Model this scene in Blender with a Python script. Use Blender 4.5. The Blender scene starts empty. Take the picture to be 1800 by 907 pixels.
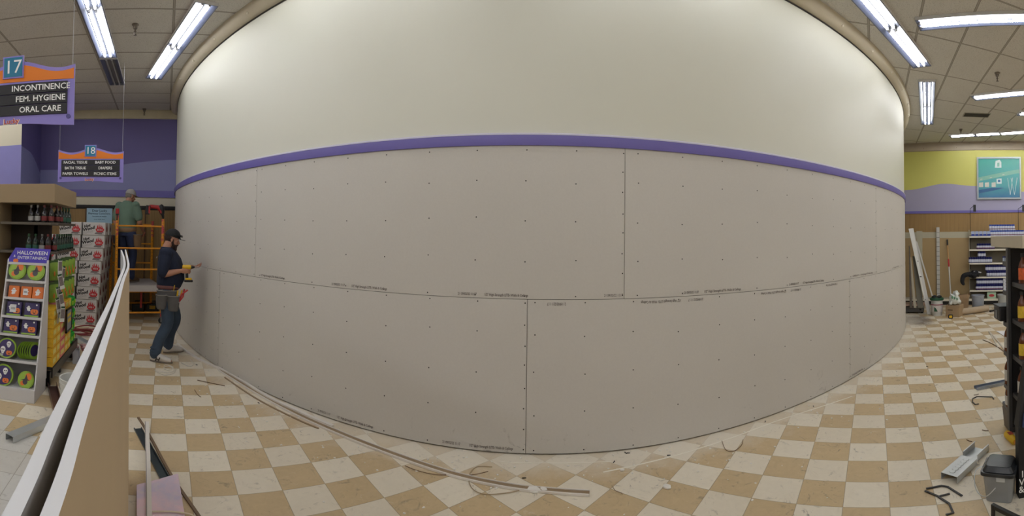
import bpy, bmesh, math, random
from mathutils import Vector, Matrix
random.seed(7)
S = bpy.context.scene
COL = S.collection
PI = math.pi
# ------------------------------------------------------------------ camera (a cylindrical phone panorama, 130 degrees wide)
TILE = .3048
CF, CV0, CPT, CRL, CH, CA = 792.4813772, 400.90384, .01995395, .012698533, 1.738481, 2.3379686
RX, RY = math.sin(CA), -math.cos(CA)        # world +X seen in the camera's level frame
LX, LY = math.cos(CA), math.sin(CA)         # world +Y
_sp, _cp, _sr, _cr = math.sin(CPT), math.cos(CPT), math.sin(CRL), math.cos(CRL)
def cam2world(v):
    x, y, z = v
    return Vector((x*RX+y*RY, x*LX+y*LY, z))
cam = bpy.data.cameras.new('camera')
cam.type = 'PANO'
cam.panorama_type = 'CENTRAL_CYLINDRICAL'
cam.central_cylindrical_range_u_min = -900/CF
cam.central_cylindrical_range_u_max = 900/CF
cam.central_cylindrical_range_v_min = (CV0-907)/CF
cam.central_cylindrical_range_v_max = CV0/CF
cam.central_cylindrical_radius = 1.0
cam.clip_start = .02
co = bpy.data.objects.new('camera', cam); COL.objects.link(co)
right = cam2world((_cr, -_sr*_sp, _sr*_cp)); up = cam2world((-_sr, -_cr*_sp, _cr*_cp)); fwd = cam2world((0, _cp, _sp))
M = Matrix.Identity(4)
for i in range(3):
    M[i][0], M[i][1], M[i][2] = right[i], up[i], -fwd[i]
M[2][3] = CH
co.matrix_world = M
S.camera = co
# ------------------------------------------------------------------ world, exposure
w = bpy.data.worlds.new('world'); S.world = w; w.use_nodes = True
w.node_tree.nodes['Background'].inputs[0].default_value = (.80, .78, .74, 1)
w.node_tree.nodes['Background'].inputs[1].default_value = .16
S.view_settings.view_transform = 'Standard'; S.view_settings.look = 'None'
S.view_settings.gamma = 1; S.view_settings.use_curve_mapping = False
S.view_settings.exposure = 0.0
S.cycles.max_bounces = 6; S.cycles.diffuse_bounces = 4; S.cycles.glossy_bounces = 3; S.cycles.transmission_bounces = 5
S.cycles.caustics_reflective = False; S.cycles.caustics_refractive = False
S.cycles.sample_clamp_indirect = 4
TUBE_POWER = 34.0
# ------------------------------------------------------------------ measuring helpers
def ray(u, v):
    th = (u-900)/CF; t = (CV0-v)/CF
    X3, Y2, Z3 = math.sin(th), math.cos(th), t
    x = _cr*X3-_sr*Z3; Z2 = _sr*X3+_cr*Z3
    return cam2world((x, _cp*Y2-_sp*Z2, _sp*Y2+_cp*Z2))
def fl(u, v, z=0.):
    r = ray(u, v); k = (z-CH)/r.z
    return Vector((r.x*k, r.y*k, z))
def at(u, v, D):
    r = ray(u, v); k = D/math.hypot(r.x, r.y)
    return Vector((r.x*k, r.y*k, CH+r.z*k))
def onY(u, v, Y):
    r = ray(u, v); k = Y/r.y
    return Vector((r.x*k, Y, CH+r.z*k))
def onX(u, v, X):
    r = ray(u, v); k = X/r.x
    return Vector((X, r.y*k, CH+r.z*k))
def onplane(u, v, A, B):
    r = ray(u, v); n = (B[1]-A[1], A[0]-B[0]); k = (n[0]*A[0]+n[1]*A[1])/(n[0]*r.x+n[1]*r.y)
    return Vector((r.x*k, r.y*k, CH+r.z*k))
DC = Vector((9.733312, 8.929025)); DR = 9.574123      # the big rounded wall
def dpt(a, dr=0., z=0.):
    return Vector((DC.x+(DR+dr)*math.cos(a), DC.y+(DR+dr)*math.sin(a), z))
def cyl(u, v, dr=0.):
    r = ray(u, v); R_ = DR+dr
    a = r.x**2+r.y**2; b = -2*(r.x*DC.x+r.y*DC.y); c = DC.x**2+DC.y**2-R_*R_
    k = (-b-math.sqrt(max(b*b-4*a*c, 0)))/2/a
    return math.atan2(r.y*k-DC.y, r.x*k-DC.x), CH+r.z*k
# ------------------------------------------------------------------ materials
def srgb(c):
    return tuple(((x/255)/12.92 if x/255 <= .04045 else ((x/255+.055)/1.055)**2.4) for x in c)
MATS = {}
def mat(name, rgb, rough=.6, metal=0., var=.06, scale=6., bump=0., spec=.5, alpha=None, trans=0., emit=None, es=0.):
    if name in MATS: return MATS[name]
    m = bpy.data.materials.new(name); m.use_nodes = True; MATS[name] = m
    nt = m.node_tree; b = nt.nodes['Principled BSDF']
    c = srgb(rgb)
    b.inputs['Roughness'].default_value = rough; b.inputs['Metallic'].default_value = metal
    b.inputs['Specular IOR Level'].default_value = spec
    if trans: b.inputs['Transmission Weight'].default_value = trans
    if alpha is not None: b.inputs['Alpha'].default_value = alpha
    if emit: b.inputs['Emission Color'].default_value = (*emit, 1); b.inputs['Emission Strength'].default_value = es
    tc = nt.nodes.new('ShaderNodeTexCoord')
    n = nt.nodes.new('ShaderNodeTexNoise'); n.inputs['Scale'].default_value = scale; n.inputs['Detail'].default_value = 4
    nt.links.new(tc.outputs['Object'], n.inputs['Vector'])
    r = nt.nodes.new('ShaderNodeMixRGB'); r.blend_type = 'MIX'
    r.inputs[1].default_value = (*[max(0, x*(1-var*2)) for x in c], 1); r.inputs[2].default_value = (*[min(1, x*(1+var*2)) for x in c], 1)
    nt.links.new(n.outputs['Fac'], r.inputs[0]); nt.links.new(r.outputs[0], b.inputs['Base Color'])
    if bump:
        bp = nt.nodes.new('ShaderNodeBump'); bp.inputs['Strength'].default_value = bump; bp.inputs['Distance'].default_value = .01
        nt.links.new(n.outputs['Fac'], bp.inputs['Height']); nt.links.new(bp.outputs[0], b.inputs['Normal'])
    return m
class NT:
    """small helper to write node maths"""
    def __init__(s, name):
        s.m = bpy.data.materials.new(name); s.m.use_nodes = True; MATS[name] = s.m
        s.t = s.m.node_tree; s.b = s.t.nodes['Principled BSDF']
    def n(s, typ, **k):
        x = s.t.nodes.new(typ)
        for a, v in k.items(): setattr(x, a, v)
        return x
    def L(s, a, b): s.t.links.new(a, b)
    def math(s, op, a, b=None, c=None):
        x = s.n('ShaderNodeMath', operation=op)
        for i, q in enumerate((a, b, c)):
            if q is None: continue
            if isinstance(q, (int, float)): x.inputs[i].default_value = q
            else: s.L(q, x.inputs[i])
        return x.outputs[0]
    def mix(s, f, a, b, bt='MIX'):
        x = s.n('ShaderNodeMixRGB', blend_type=bt)
        for i, q in enumerate((f, a, b)):
            if isinstance(q, (int, float)): x.inputs[i].default_value = q
            elif isinstance(q, tuple): x.inputs[i].default_value = (*q, 1)
            else: s.L(q, x.inputs[i])
        return x.outputs[0]
    def pos(s):
        g = s.n('ShaderNodeNewGeometry'); sx = s.n('ShaderNodeSeparateXYZ'); s.L(g.outputs['Position'], sx.inputs[0])
        return g.outputs['Position'], sx.outputs[0], sx.outputs[1], sx.outputs[2]
    def noise(s, vec, scale, detail=4, rough=.5, dist=0., stretch=None):
        if stretch:
            mp = s.n('ShaderNodeMapping'); mp.inputs['Scale'].default_value = stretch; s.L(vec, mp.inputs[0]); vec = mp.outputs[0]
        x = s.n('ShaderNodeTexNoise'); x.inputs['Scale'].default_value = scale; x.inputs['Detail'].default_value = detail
        x.inputs['Roughness'].default_value = rough; x.inputs['Distortion'].default_value = dist; s.L(vec, x.inputs['Vector'])
        return x.outputs['Fac']
    def step(s, v, lo, hi, a=0., b=1.):
        x = s.n('ShaderNodeMapRange'); x.clamp = True
        s.L(v, x.inputs[0]); x.inputs[1].default_value = lo; x.inputs[2].default_value = hi
        x.inputs[3].default_value = a; x.inputs[4].default_value = b
        return x.outputs[0]
# ------------------------------------------------------------------ mesh builder
class MB:
    def __init__(s, M=None): s.v = []; s.f = []; s.mi = []; s.m = 0; s.M = M or Matrix.Identity(4)
    def add(s, vs, fs):
        o = len(s.v); s.v += [s.M @ Vector(v) for v in vs]
        for f in fs: s.f.append([i+o for i in f]); s.mi.append(s.m)
        return s
    def box(s, c, d, rz=0, M=None):
        x, y, z = [q/2 for q in d]
        T = Matrix.Translation(c) @ (Matrix.Rotation(rz, 4, 'Z') if M is None else M)
        vs = [T @ Vector((a*x, b*y, e*z)) for a in (-1, 1) for b in (-1, 1) for e in (-1, 1)]
        return s.add(vs, [(0, 1, 3, 2), (4, 6, 7, 5), (0, 4, 5, 1), (2, 3, 7, 6), (0, 2, 6, 4), (1, 5, 7, 3)])
    def tube(s, pts, r, seg=8, caps=True, ref=None, closed=False):
        """r: radius, list of radii or list of (r1, r2); r1 along ref"""
        pts = [Vector(p) for p in pts]; n = len(pts)
        rs = r if isinstance(r, (list, tuple)) else [r]*n
        rs = [(q, q) if isinstance(q, (int, float)) else q for q in rs]
        vs = []; fs = []; prev = Vector(ref) if ref else None
        for i, p in enumerate(pts):
            if closed: t = pts[(i+1) % n]-pts[i-1]
            else: t = (pts[min(i+1, n-1)]-pts[max(i-1, 0)])
            t = t.normalized() if t.length > 1e-9 else Vector((0, 0, 1))
            if prev is None:
                prev = Vector((1, 0, 0)) if abs(t.x) < .8 else Vector((0, 1, 0))
            base = Vector(ref) if ref else prev
            a = (base-t*base.dot(t))
            a = a.normalized() if a.length > 1e-6 else t.orthogonal().normalized()
            prev = a; b = t.cross(a)
            for k in range(seg):
                q = 2*PI*k/seg
                vs.append(p+a*math.cos(q)*rs[i][0]+b*math.sin(q)*rs[i][1])
        m = n if closed else n-1
        for i in range(m):
            for k in range(seg):
                k2 = (k+1) % seg; j = (i+1) % n
                fs.append((i*seg+k, i*seg+k2, j*seg+k2, j*seg+k))
        if caps and not closed:
            fs.append(tuple(range(seg))[::-1]); fs.append(tuple((n-1)*seg+k for k in range(seg)))
        return s.add(vs, fs)
    def lathe(s, prof, seg=16, c=(0, 0, 0), M=None):
        T = Matrix.Translation(c) @ (M or Matrix.Identity(4)); vs = []; fs = []
        for r, z in prof:
            for k in range(seg):
                q = 2*PI*k/seg; vs.append(T @ Vector((r*math.cos(q), r*math.sin(q), z)))
        for i in range(len(prof)-1):
            for k in range(seg):
                k2 = (k+1) % seg; fs.append((i*seg+k, i*seg+k2, (i+1)*seg+k2, (i+1)*seg+k))
        if prof[0][0] > 1e-6: fs.append(tuple(range(seg))[::-1])
        if prof[-1][0] > 1e-6: fs.append(tuple((len(prof)-1)*seg+k for k in range(seg)))
        return s.add(vs, fs)
    def ell(s, c, r, seg=14, rings=9, M=None):
        T = Matrix.Translation(c) @ (M or Matrix.Identity(4)); vs = []; fs = []
        for i in range(rings+1):
            a = PI*i/rings
            for k in range(seg):
                q = 2*PI*k/seg
                vs.append(T @ Vector((r[0]*math.sin(a)*math.cos(q), r[1]*math.sin(a)*math.sin(q), -r[2]*math.cos(a))))
        for i in range(rings):
            for k in range(seg):
                k2 = (k+1) % seg; fs.append((i*seg+k, i*seg+k2, (i+1)*seg+k2, (i+1)*seg+k))
        return s.add(vs, fs)
    def prism(s, poly, t, O=(0, 0, 0), X=(1, 0, 0), Y=(0, 1, 0)):
        """2D polygon in the plane O, X, Y; thickness t along X x Y"""
        O, X, Y = Vector(O), Vector(X), Vector(Y); N = X.cross(Y).normalized(); n = len(poly)
        vs = [O+X*a+Y*b for a, b in poly]+[O+X*a+Y*b+N*t for a, b in poly]
        fs = [tuple(range(n))[::-1], tuple(range(n, 2*n))]+[(i, (i+1) % n, n+(i+1) % n, n+i) for i in range(n)]
        return s.add(vs, fs)
    def sweep(s, prof, pts, ups=None, closed_prof=True):
        """profile [(side, up)] along horizontal path pts"""
        pts = [Vector(p) for p in pts]; n = len(pts); k = len(prof); vs = []
        for i, p in enumerate(pts):
            t = pts[min(i+1, n-1)]-pts[max(i-1, 0)]; t.z = 0; t.normalize(); sd = Vector((t.y, -t.x, 0))
            for a, b in prof: vs.append(p+sd*a+Vector((0, 0, b)))
        fs = []
        for i in range(n-1):
            for j in range(k if closed_prof else k-1):
                j2 = (j+1) % k; fs.append((i*k+j, i*k+j2, (i+1)*k+j2, (i+1)*k+j))
        if closed_prof: fs += [tuple(range(k))[::-1], tuple((n-1)*k+j for j in range(k))]
        return s.add(vs, fs)
    def build(s, name, mats, parent=None, world=False, smooth=35, bevel=0., label=None, recalc=True, seg=2):
        me = bpy.data.meshes.new(name)
        vs = s.v
        if world and parent is not None:
            inv = TM[parent.name].inverted(); vs = [inv @ v for v in vs]
        me.from_pydata([tuple(v) for v in vs], [], s.f)
        if not isinstance(mats, (list, tuple)): mats = [mats]
        for m in mats: me.materials.append(m)
        if len(mats) > 1:
            for p, i in zip(me.polygons, s.mi): p.material_index = i
        if recalc:
            bm = bmesh.new(); bm.from_mesh(me); bmesh.ops.recalc_face_normals(bm, faces=bm.faces); bm.to_mesh(me); bm.free()
        if smooth:
            me.polygons.foreach_set('use_smooth', [True]*len(me.polygons)); me.set_sharp_from_angle(angle=math.radians(smooth))
        o = bpy.data.objects.new(name, me); COL.objects.link(o)
        if parent is not None: o.parent = parent
        if bevel:
            b = o.modifiers.new('bevel', 'BEVEL'); b.width = bevel; b.segments = seg; b.limit_method = 'ANGLE'; b.angle_limit = math.radians(40)
            b.harden_normals = False
        if label: o['label'] = label
        TM[o.name] = TM[parent.name] if parent is not None and parent.name in TM else Matrix.Identity(4)
        return o
TM = {}
def tag(o, label=None, cat=None, group=None, kind=None):
    if label: o['label'] = label
    if cat: o['category'] = cat
    if group: o['group'] = group
    if kind: o['kind'] = kind
    return o
def thing(name, label, cat, loc=(0, 0, 0), rz=0., group=None):
    o = bpy.data.objects.new(name, None); COL.objects.link(o); o.empty_display_size = .05
    o.location = loc; o.rotation_euler = (0, 0, rz)
    TM[o.name] = Matrix.Translation(loc) @ Matrix.Rotation(rz, 4, 'Z')
    return tag(o, label, cat, group)
def struct(o): o['kind'] = 'structure'; return o
def solo(mb, name, mats, label, cat, loc, rz=0., group=None, **k):
    """a thing that is one mesh, built in its own coordinates"""
    o = mb.build(name, mats, **k); o.location = loc; o.rotation_euler = (0, 0, rz)
    TM[o.name] = Matrix.Translation(loc) @ Matrix.Rotation(rz, 4, 'Z')
    return tag(o, label, cat, group)
def kids(o): return [c for c in bpy.data.objects if c.parent == o]
KIDS = {}
def dup(o, loc, rz=None, label=None, group=None, parent=None, cache=True):
    c = o.copy(); COL.objects.link(c)
    if parent is not None: c.parent = parent
    else:
        c.location = loc
        if rz is not None: c.rotation_euler = (0, 0, rz)
        if label: c['label'] = label
        if group: c['group'] = group
        TM[c.name] = Matrix.Translation(loc) @ Matrix.Rotation(rz if rz is not None else o.rotation_euler.z, 4, 'Z')
    if o.name not in KIDS: KIDS[o.name] = kids(o)
    for ch in KIDS[o.name]: dup(ch, None, parent=c)
    return c
def text_mb(body, size, O, X, Y, t=.0006, align='CENTER', bold=0., mb=None, wide=1., fn=None, res=2, spacing=1.):
    cu = bpy.data.curves.new('lettering', 'FONT'); cu.body = body; cu.size = size; cu.align_x = align; cu.align_y = 'CENTER'
    cu.offset = bold*size; cu.resolution_u = res; cu.space_character = spacing
    o = bpy.data.objects.new('lettering', cu); COL.objects.link(o)
    dg = bpy.context.evaluated_depsgraph_get(); dg.update()
    me = bpy.data.meshes.new_from_object(o.evaluated_get(dg))
    bpy.data.objects.remove(o); bpy.data.curves.remove(cu)
    mb = mb or MB()
    O, X, Y = Vector(O), Vector(X), Vector(Y); N = X.cross(Y)
    if fn: vs = [fn(v.co.x*wide, v.co.y) for v in me.vertices]
    else: vs = [O+X*(v.co.x*wide)+Y*v.co.y+N*t for v in me.vertices]
    mb.add(vs, [tuple(p.vertices) for p in me.polygons])
    bpy.data.meshes.remove(me)
    return mb
def arc(c, r, a0, a1, n): return [(c[0]+r*math.cos(a0+(a1-a0)*i/n), c[1]+r*math.sin(a0+(a1-a0)*i/n)) for i in range(n+1)]
def smoothpath(pts, n=6):
    pts = [Vector(p) for p in pts]; out = []
    for i in range(len(pts)-1):
        p0, p1, p2, p3 = pts[max(i-1, 0)], pts[i], pts[i+1], pts[min(i+2, len(pts)-1)]
        for k in range(n):
            t = k/n
            out.append(.5*((2*p1)+(p2-p0)*t+(2*p0-5*p1+4*p2-p3)*t*t+(3*p1-p0-3*p2+p3)*t**3))
    return out+[pts[-1]]
#%%STRUCT
# ================================================================== THE ROOM
ZC = 4.325
# --- floor material: one-foot vinyl squares
N_ = NT('vinyl_floor'); P_, X_, Y_, Z_ = N_.pos()
left = N_.math('LESS_THAN', X_, -.8)
gi = N_.math('ADD', N_.math('MULTIPLY', X_, 1/TILE), .311)
gj = N_.math('ADD', N_.math('MULTIPLY', Y_, -1/TILE), N_.math('ADD', 15.699, N_.math('MULTIPLY', left, .15)))
fi = N_.math('FLOOR', gi); fj = N_.math('FLOOR', gj)
par = N_.math('ABSOLUTE', N_.math('MODULO', N_.math('ADD', N_.math('ADD', fi, fj), left), 2))
par = N_.math('GREATER_THAN', par, .5)                               # 1 = light square
w1 = N_.math('MULTIPLY', N_.math('LESS_THAN', fi, -4.5), N_.math('GREATER_THAN', fj, 2.5))
w2 = N_.math('MULTIPLY', N_.math('LESS_THAN', fi, -3.5), N_.math('GREATER_THAN', fj, 3.5))
white = N_.math('MAXIMUM', N_.math('MAXIMUM', w1, w2), N_.math('MULTIPLY', N_.math('LESS_THAN', X_, -.35), N_.math('GREATER_THAN', fj, 4.5)))
cid = N_.n('ShaderNodeCombineXYZ'); N_.L(fi, cid.inputs[0]); N_.L(fj, cid.inputs[1])
wn = N_.n('ShaderNodeTexWhiteNoise'); N_.L(cid.outputs[0], wn.inputs['Vector'])
grain = N_.noise(P_, 14, 6, .6, 1.2)
blot = N_.noise(P_, 3.3, 5, .6)
tan = N_.mix(grain, srgb((188, 164, 124)), srgb((214, 190, 150)))
lgt = N_.mix(grain, srgb((224, 214, 194)), srgb((240, 231, 212)))
base = N_.mix(par, tan, lgt)
base = N_.mix(white, base, N_.mix(grain, srgb((206, 203, 196)), srgb((226, 224, 218))))
base = N_.mix(N_.math('MULTIPLY', wn.outputs['Value'], .16), base, srgb((180, 160, 130)))
# scuffs of grime
off = N_.n('ShaderNodeVectorMath', operation='ADD'); N_.L(P_, off.inputs[0])
sc = N_.n('ShaderNodeVectorMath', operation='SCALE'); N_.L(cid.outputs[0], sc.inputs[0]); sc.inputs['Scale'].default_value = 3.7; N_.L(sc.outputs[0], off.inputs[1])
gr = N_.noise(off.outputs[0], 7, 8, .72, 2.2)
grm = N_.math('MULTIPLY', N_.step(gr, .56, .68), N_.step(blot, .45, .66, .12, .9))
base = N_.mix(grm, base, srgb((92, 84, 76)))
# dark scuffed patch on the far tiles by the dolly
pc = fl(1612, 563); ddx = N_.math('MULTIPLY', N_.math('SUBTRACT', X_, pc.x), 1.3); ddy = N_.math('MULTIPLY', N_.math('SUBTRACT', Y_, pc.y), 2.4)
dd_ = N_.math('SQRT', N_.math('ADD', N_.math('MULTIPLY', ddx, ddx), N_.math('MULTIPLY', ddy, ddy)))
dd_ = N_.math('ADD', dd_, N_.math('MULTIPLY', N_.math('SUBTRACT', grain, .5), .9))
base = N_.mix(N_.step(dd_, .5, .95, .75, 0.), base, srgb((96, 88, 88)))
# joints between squares
def edge(g):
    fr = N_.math('FRACT', g); return N_.math('MINIMUM', fr, N_.math('SUBTRACT', 1, fr))
ej = N_.math('MINIMUM', edge(gi), edge(gj))
jm = N_.step(ej, .004, .012, .55, 0.)
base = N_.mix(jm, base, srgb((120, 104, 80)))
# plaster dust lying along the foot of the rounded wall
dx = N_.math('SUBTRACT', X_, DC.x); dy = N_.math('SUBTRACT', Y_, DC.y)
rad = N_.math('SUBTRACT', N_.math('SQRT', N_.math('ADD', N_.math('MULTIPLY', dx, dx), N_.math('MULTIPLY', dy, dy))), DR)
dn = N_.noise(P_, 5, 6, .65, .6, stretch=(1, 1, 1))
wob = N_.math('ADD', rad, N_.math('MULTIPLY', N_.math('SUBTRACT', dn, .5), .7))
dust = N_.step(wob, .10, .42, .62, 0.)
base = N_.mix(dust, base, srgb((226, 218, 202)))
dn2 = N_.noise(P_, 9, 7, .75, 1.5)
patch = N_.math('MULTIPLY', N_.step(dn2, .60, .72), N_.step(rad, .3, 1.3, .7, 0.))
base = N_.mix(patch, base, srgb((236, 230, 218)))
N_.L(base, N_.b.inputs['Base Color'])
N_.L(N_.math('ADD', N_.math('MULTIPLY', dust, .4), N_.math('ADD', N_.math('MULTIPLY', grain, .15), .27)), N_.b.inputs['Roughness'])
bp = N_.n('ShaderNodeBump'); bp.inputs['Strength'].default_value = .25; bp.inputs['Distance'].default_value = .002
N_.L(N_.math('SUBTRACT', N_.math('MULTIPLY', grain, .3), jm), bp.inputs['Height']); N_.L(bp.outputs[0], N_.b.inputs['Normal'])
FL = N_.m
# --- ceiling material: 2 x 4 ft lay-in tiles; pitch and phase as seen on either side of the rounded wall
def ceiling_mat(name, px_, ox, py_, oy, shear):
    q = NT(name); P, X, Y, Z = q.pos()
    xs = q.math('ADD', X, q.math('MULTIPLY', q.math('SUBTRACT', Y, oy), shear))
    a = q.math('MULTIPLY', q.math('SUBTRACT', xs, ox), 1/px_); b = q.math('MULTIPLY', q.math('SUBTRACT', Y, oy), 1/py_)
    def e(g, s):
        fr = q.math('FRACT', g); return q.math('MULTIPLY', q.math('MINIMUM', fr, q.math('SUBTRACT', 1, fr)), s)
    d = q.math('MINIMUM', e(a, px_), e(b, py_))
    sp = q.noise(P, 90, 3, .7); sp2 = q.noise(P, 2.5, 3)
    c = q.mix(sp, srgb((196, 193, 188)), srgb((220, 217, 212)))
    c = q.mix(q.step(sp, .36, .42, .5, 0.), c, srgb((100, 94, 86)))
    c = q.mix(q.math('MULTIPLY', sp2, .2), c, srgb((160, 150, 135)))
    c = q.mix(q.step(d, .011, .014, 1., 0.), c, srgb((160, 154, 146)))
    c = q.mix(q.math('MULTIPLY', q.step(d, .014, .016, 1., 0.), q.step(d, .010, .012)), c, srgb((92, 86, 78)))
    q.L(c, q.b.inputs['Base Color']); q.b.inputs['Roughness'].default_value = .9
    bp = q.n('ShaderNodeBump'); bp.inputs['Strength'].default_value = .4; bp.inputs['Distance'].default_value = .004
    q.L(sp, bp.inputs['Height']); q.L(bp.outputs[0], q.b.inputs['Normal'])
    return q.m
CM1 = ceiling_mat('ceiling_tile', 1.125, -2.215, .648, 5.246, 0.)
CM2 = ceiling_mat('ceiling_tile_aisle', 1.22, 5.61, .605, -.55, .36)
def plane(name, x0, x1, y0, y1, z, m, t):
    return struct(MB().box(((x0+x1)/2, (y0+y1)/2, z+t/2), (x1-x0, y1-y0, abs(t))).build(name, m, smooth=0))
plane('floor', -7.3, 14.3, -8.3, 10.4, 0, FL, -.1)
plane('ceiling', -7.3, 3.2, -8.3, 10.4, ZC, CM1, .1)
plane('ceiling', 3.2, 14.3, -8.3, 10.4, ZC, CM2, .1)
# --- paints
CREAM = mat('cream_paint', (211, 210, 197), .45, var=.012, scale=1.2, bump=.04)
OFFW = mat('off_white_paint', (214, 206, 184), .55, var=.02, scale=2)
PURP = mat('deep_violet_paint', (100, 92, 150), .5, var=.02, scale=2)
PERI = mat('periwinkle_paint', (138, 140, 190), .5, var=.02, scale=2)
VIO = mat('violet_trim_paint', (112, 104, 178), .4, var=.03, scale=3)
LAV = mat('lavender_paint', (166, 162, 190), .5, var=.02, scale=2)
YEL = mat('yellow_paint', (205, 202, 108), .5, var=.03, scale=1.5)
WHT = mat('white_enamel', (236, 236, 236), .35, var=.01)
DARK = mat('near_black', (22, 21, 22), .6, var=.1)
BLACK = mat('black_plastic', (20, 20, 22), .32, var=.05)
GREY = mat('grey_metal', (128, 130, 132), .4, .6, var=.05)
def ribbed(name, c1, c2, pitch, axis):
    q = NT(name); P, X, Y, Z = q.pos()
    a = q.math('MULTIPLY', X if axis == 'x' else Y, 1/pitch); f = q.math('FRACT', a)
    g = q.step(f, .8, .95); n = q.noise(P, 3, 5, .6, stretch=(6, 6, .5))
    q.L(q.mix(g, q.mix(n, srgb(c1), srgb(c2)), tuple(x*.45 for x in srgb(c1))), q.b.inputs['Base Color']); q.b.inputs['Roughness'].default_value = .55
    bp = q.n('ShaderNodeBump'); bp.inputs['Strength'].default_value = .5; bp.inputs['Distance'].default_value = .004; bp.invert = True
    q.L(g, bp.inputs['Height']); q.L(bp.outputs[0], q.b.inputs['Normal'])
    return q.m
RIBL = ribbed('brown_slat_panel', (146, 116, 70), (164, 132, 84), .032, 'x')
RIBR = ribbed('brown_ribbed_panel', (156, 124, 76), (174, 140, 90), .034, 'y')
# --- left wall: violet paint with a paler wave, cream band, dark rail, slatted panel
WY = 9.716
def wave_wall(o, A, B, zb, zt, wave, lo, hi, n=40, t=.02, into=(0, 1)):
    """strip of painted wall between A and B; below the wave paint lo, above it hi"""
    A, B = Vector(A), Vector(B); d = B-A; vs = []; fs = []; mi = []
    for i in range(n+1):
        p = A+d*(i/n); zw = min(max(wave(i/n), zb+.001), zt-.001)
        for z in (zb, zw, zt): vs.append((p.x, p.y, z))
    for i in range(n):
        a = 3*i
        o.m = lo; o.add([vs[a], vs[a+3], vs[a+4], vs[a+1]], [(0, 1, 2, 3)])
        o.m = hi; o.add([vs[a+1], vs[a+4], vs[a+5], vs[a+2]], [(0, 1, 2, 3)])
def lerpf(pts):
    def f(t):
        for (a, za), (b, zb) in zip(pts, pts[1:]):
            if t <= b:
                k = (t-a)/(b-a); k = k*k*(3-2*k); return za+(zb-za)*k
        return pts[-1][1]
    return f
o = MB(); x0, x1 = -7.2, .4
def wl(t):
    x = x0+(x1-x0)*t
    return 3.03 if x < -2.2 else 3.03+.24*(lambda k: k*k*(3-2*k))(min(1, (x+2.2)/2.5))
wave_wall(o, (x0, WY), (x1, WY), 2.595, 4.14, wl, 0, 1, 80)
for a, b, m in ((2.46, 2.595, 2), (2.262, 2.46, 3), (0, 2.262, 4), (4.14, ZC, 3)):
    o.m = m; o.add([(x0, WY, a), (x1, WY, a), (x1, WY, b), (x0, WY, b)], [(0, 1, 2, 3)])
o.m = 3; o.add([(x0, WY+.12, 0), (x1, WY+.12, 0), (x1, WY+.12, ZC), (x0, WY+.12, ZC)], [(0, 1, 2, 3)])
struct(o.build('wall_left', [PERI, PURP, VIO, OFFW, RIBL], smooth=0, recalc=False))
struct(MB().box(((x0+x1)/2, WY-.02, 2.232), (x1-x0, .04, .055)).box(((x0+x1)/2, WY-.01, 2.19), (x1-x0, .02, .03)).build('trim_1', DARK, smooth=0, bevel=.004))
struct(MB().box(((x0+x1)/2, WY-.015, 2.455), (x1-x0, .03, .02)).build('trim_2', VIO, smooth=0))
struct(MB().box(((x0+x1)/2, WY-.02, 4.235), (x1-x0, .04, .18)).build('trim_3', mat('beige_trim', (196, 186, 160), .5), smooth=0, bevel=.006))
struct(MB().box((-.45, WY-.012, 1.1), (.03, .024, 2.18)).box((-1.75, WY-.012, 1.1), (.03, .024, 2.18)).build('trim_4', mat('walnut_stain', (84, 58, 34), .5), smooth=0))
# bulkhead standing out from the left wall
o = MB(); bx = -2.815; by = 8.35
def ws(t):  # side face, from the front corner back to the wall
    return 3.33-.06*t if t < .4 else 3.306-.36*((t-.4)/.6)**1.5
wave_wall(o, (bx, by), (bx, WY), 2.3, ZC, ws, 0, 1, 24)
def wf(t): return 3.20+.15*t
wave_wall(o, (-7.2, by), (bx, by), 2.3, ZC, wf, 2, 3, 30)
o.m = 3; o.add([(-7.2, by, 2.3), (bx, by, 2.3), (bx, WY, 2.3), (-7.2, WY, 2.3)], [(0, 1, 2, 3)])
struct(o.build('wall_bulkhead', [PERI, PURP, mat('soft_violet_paint', (138, 134, 196), .5, var=.02), OFFW], smooth=0, recalc=False))
# --- right wall
RA, RB = Vector((12.45, .02)), Vector((10.6, -7.8))
rd = (RB-RA).normalized(); rn = Vector((-rd.y, rd.x))      # along, and normal
if rn.x > 0: rn = -rn                                       # into the room
RL = (RB-RA).length
def rw(s, off=0., z=0.): p = RA+rd*s+rn*off; return Vector((p.x, p.y, z))
def rws(p): return (Vector((p[0], p[1]))-RA).dot(rd)
def onr(u, v, off=0.):
    A, B = rw(0, off), rw(1, off); p = onplane(u, v, A, B); return (Vector((p.x, p.y))-RA).dot(rd), p.z
def rbox(o, s0, s1, off0, off1, z0, z1):
    vs = [rw(s, f, z) for s in (s0, s1) for f in (off0, off1) for z in (z0, z1)]
    return o.add(vs, [(0, 1, 3, 2), (4, 6, 7, 5), (0, 4, 5, 1), (2, 3, 7, 6), (0, 2, 6, 4), (1, 5, 7, 3)])
def rpt(u, v): return onr(u, v)
o = MB()
wv = lerpf([(0, 2.95), ((rpt(1597, 334)[0])/RL, rpt(1597, 334)[1]), (rpt(1660, 323)[0]/RL, rpt(1660, 323)[1]), (rpt(1715, 327)[0]/RL, rpt(1715, 327)[1]), (rpt(1797, 337)[0]/RL, rpt(1797, 337)[1]), (1, 2.9)])
wave_wall(o, RA, RB, 2.47, 4.09, wv, 0, 1, 60)
for a, b, m in ((2.405, 2.47, 2), (1.90, 2.405, 3), (4.09, ZC, 4), (0, 1.90, 5)):
    o.m = m; o.add([rw(0, 0, a), rw(RL, 0, a), rw(RL, 0, b), rw(0, 0, b)], [(0, 1, 2, 3)])
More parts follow.
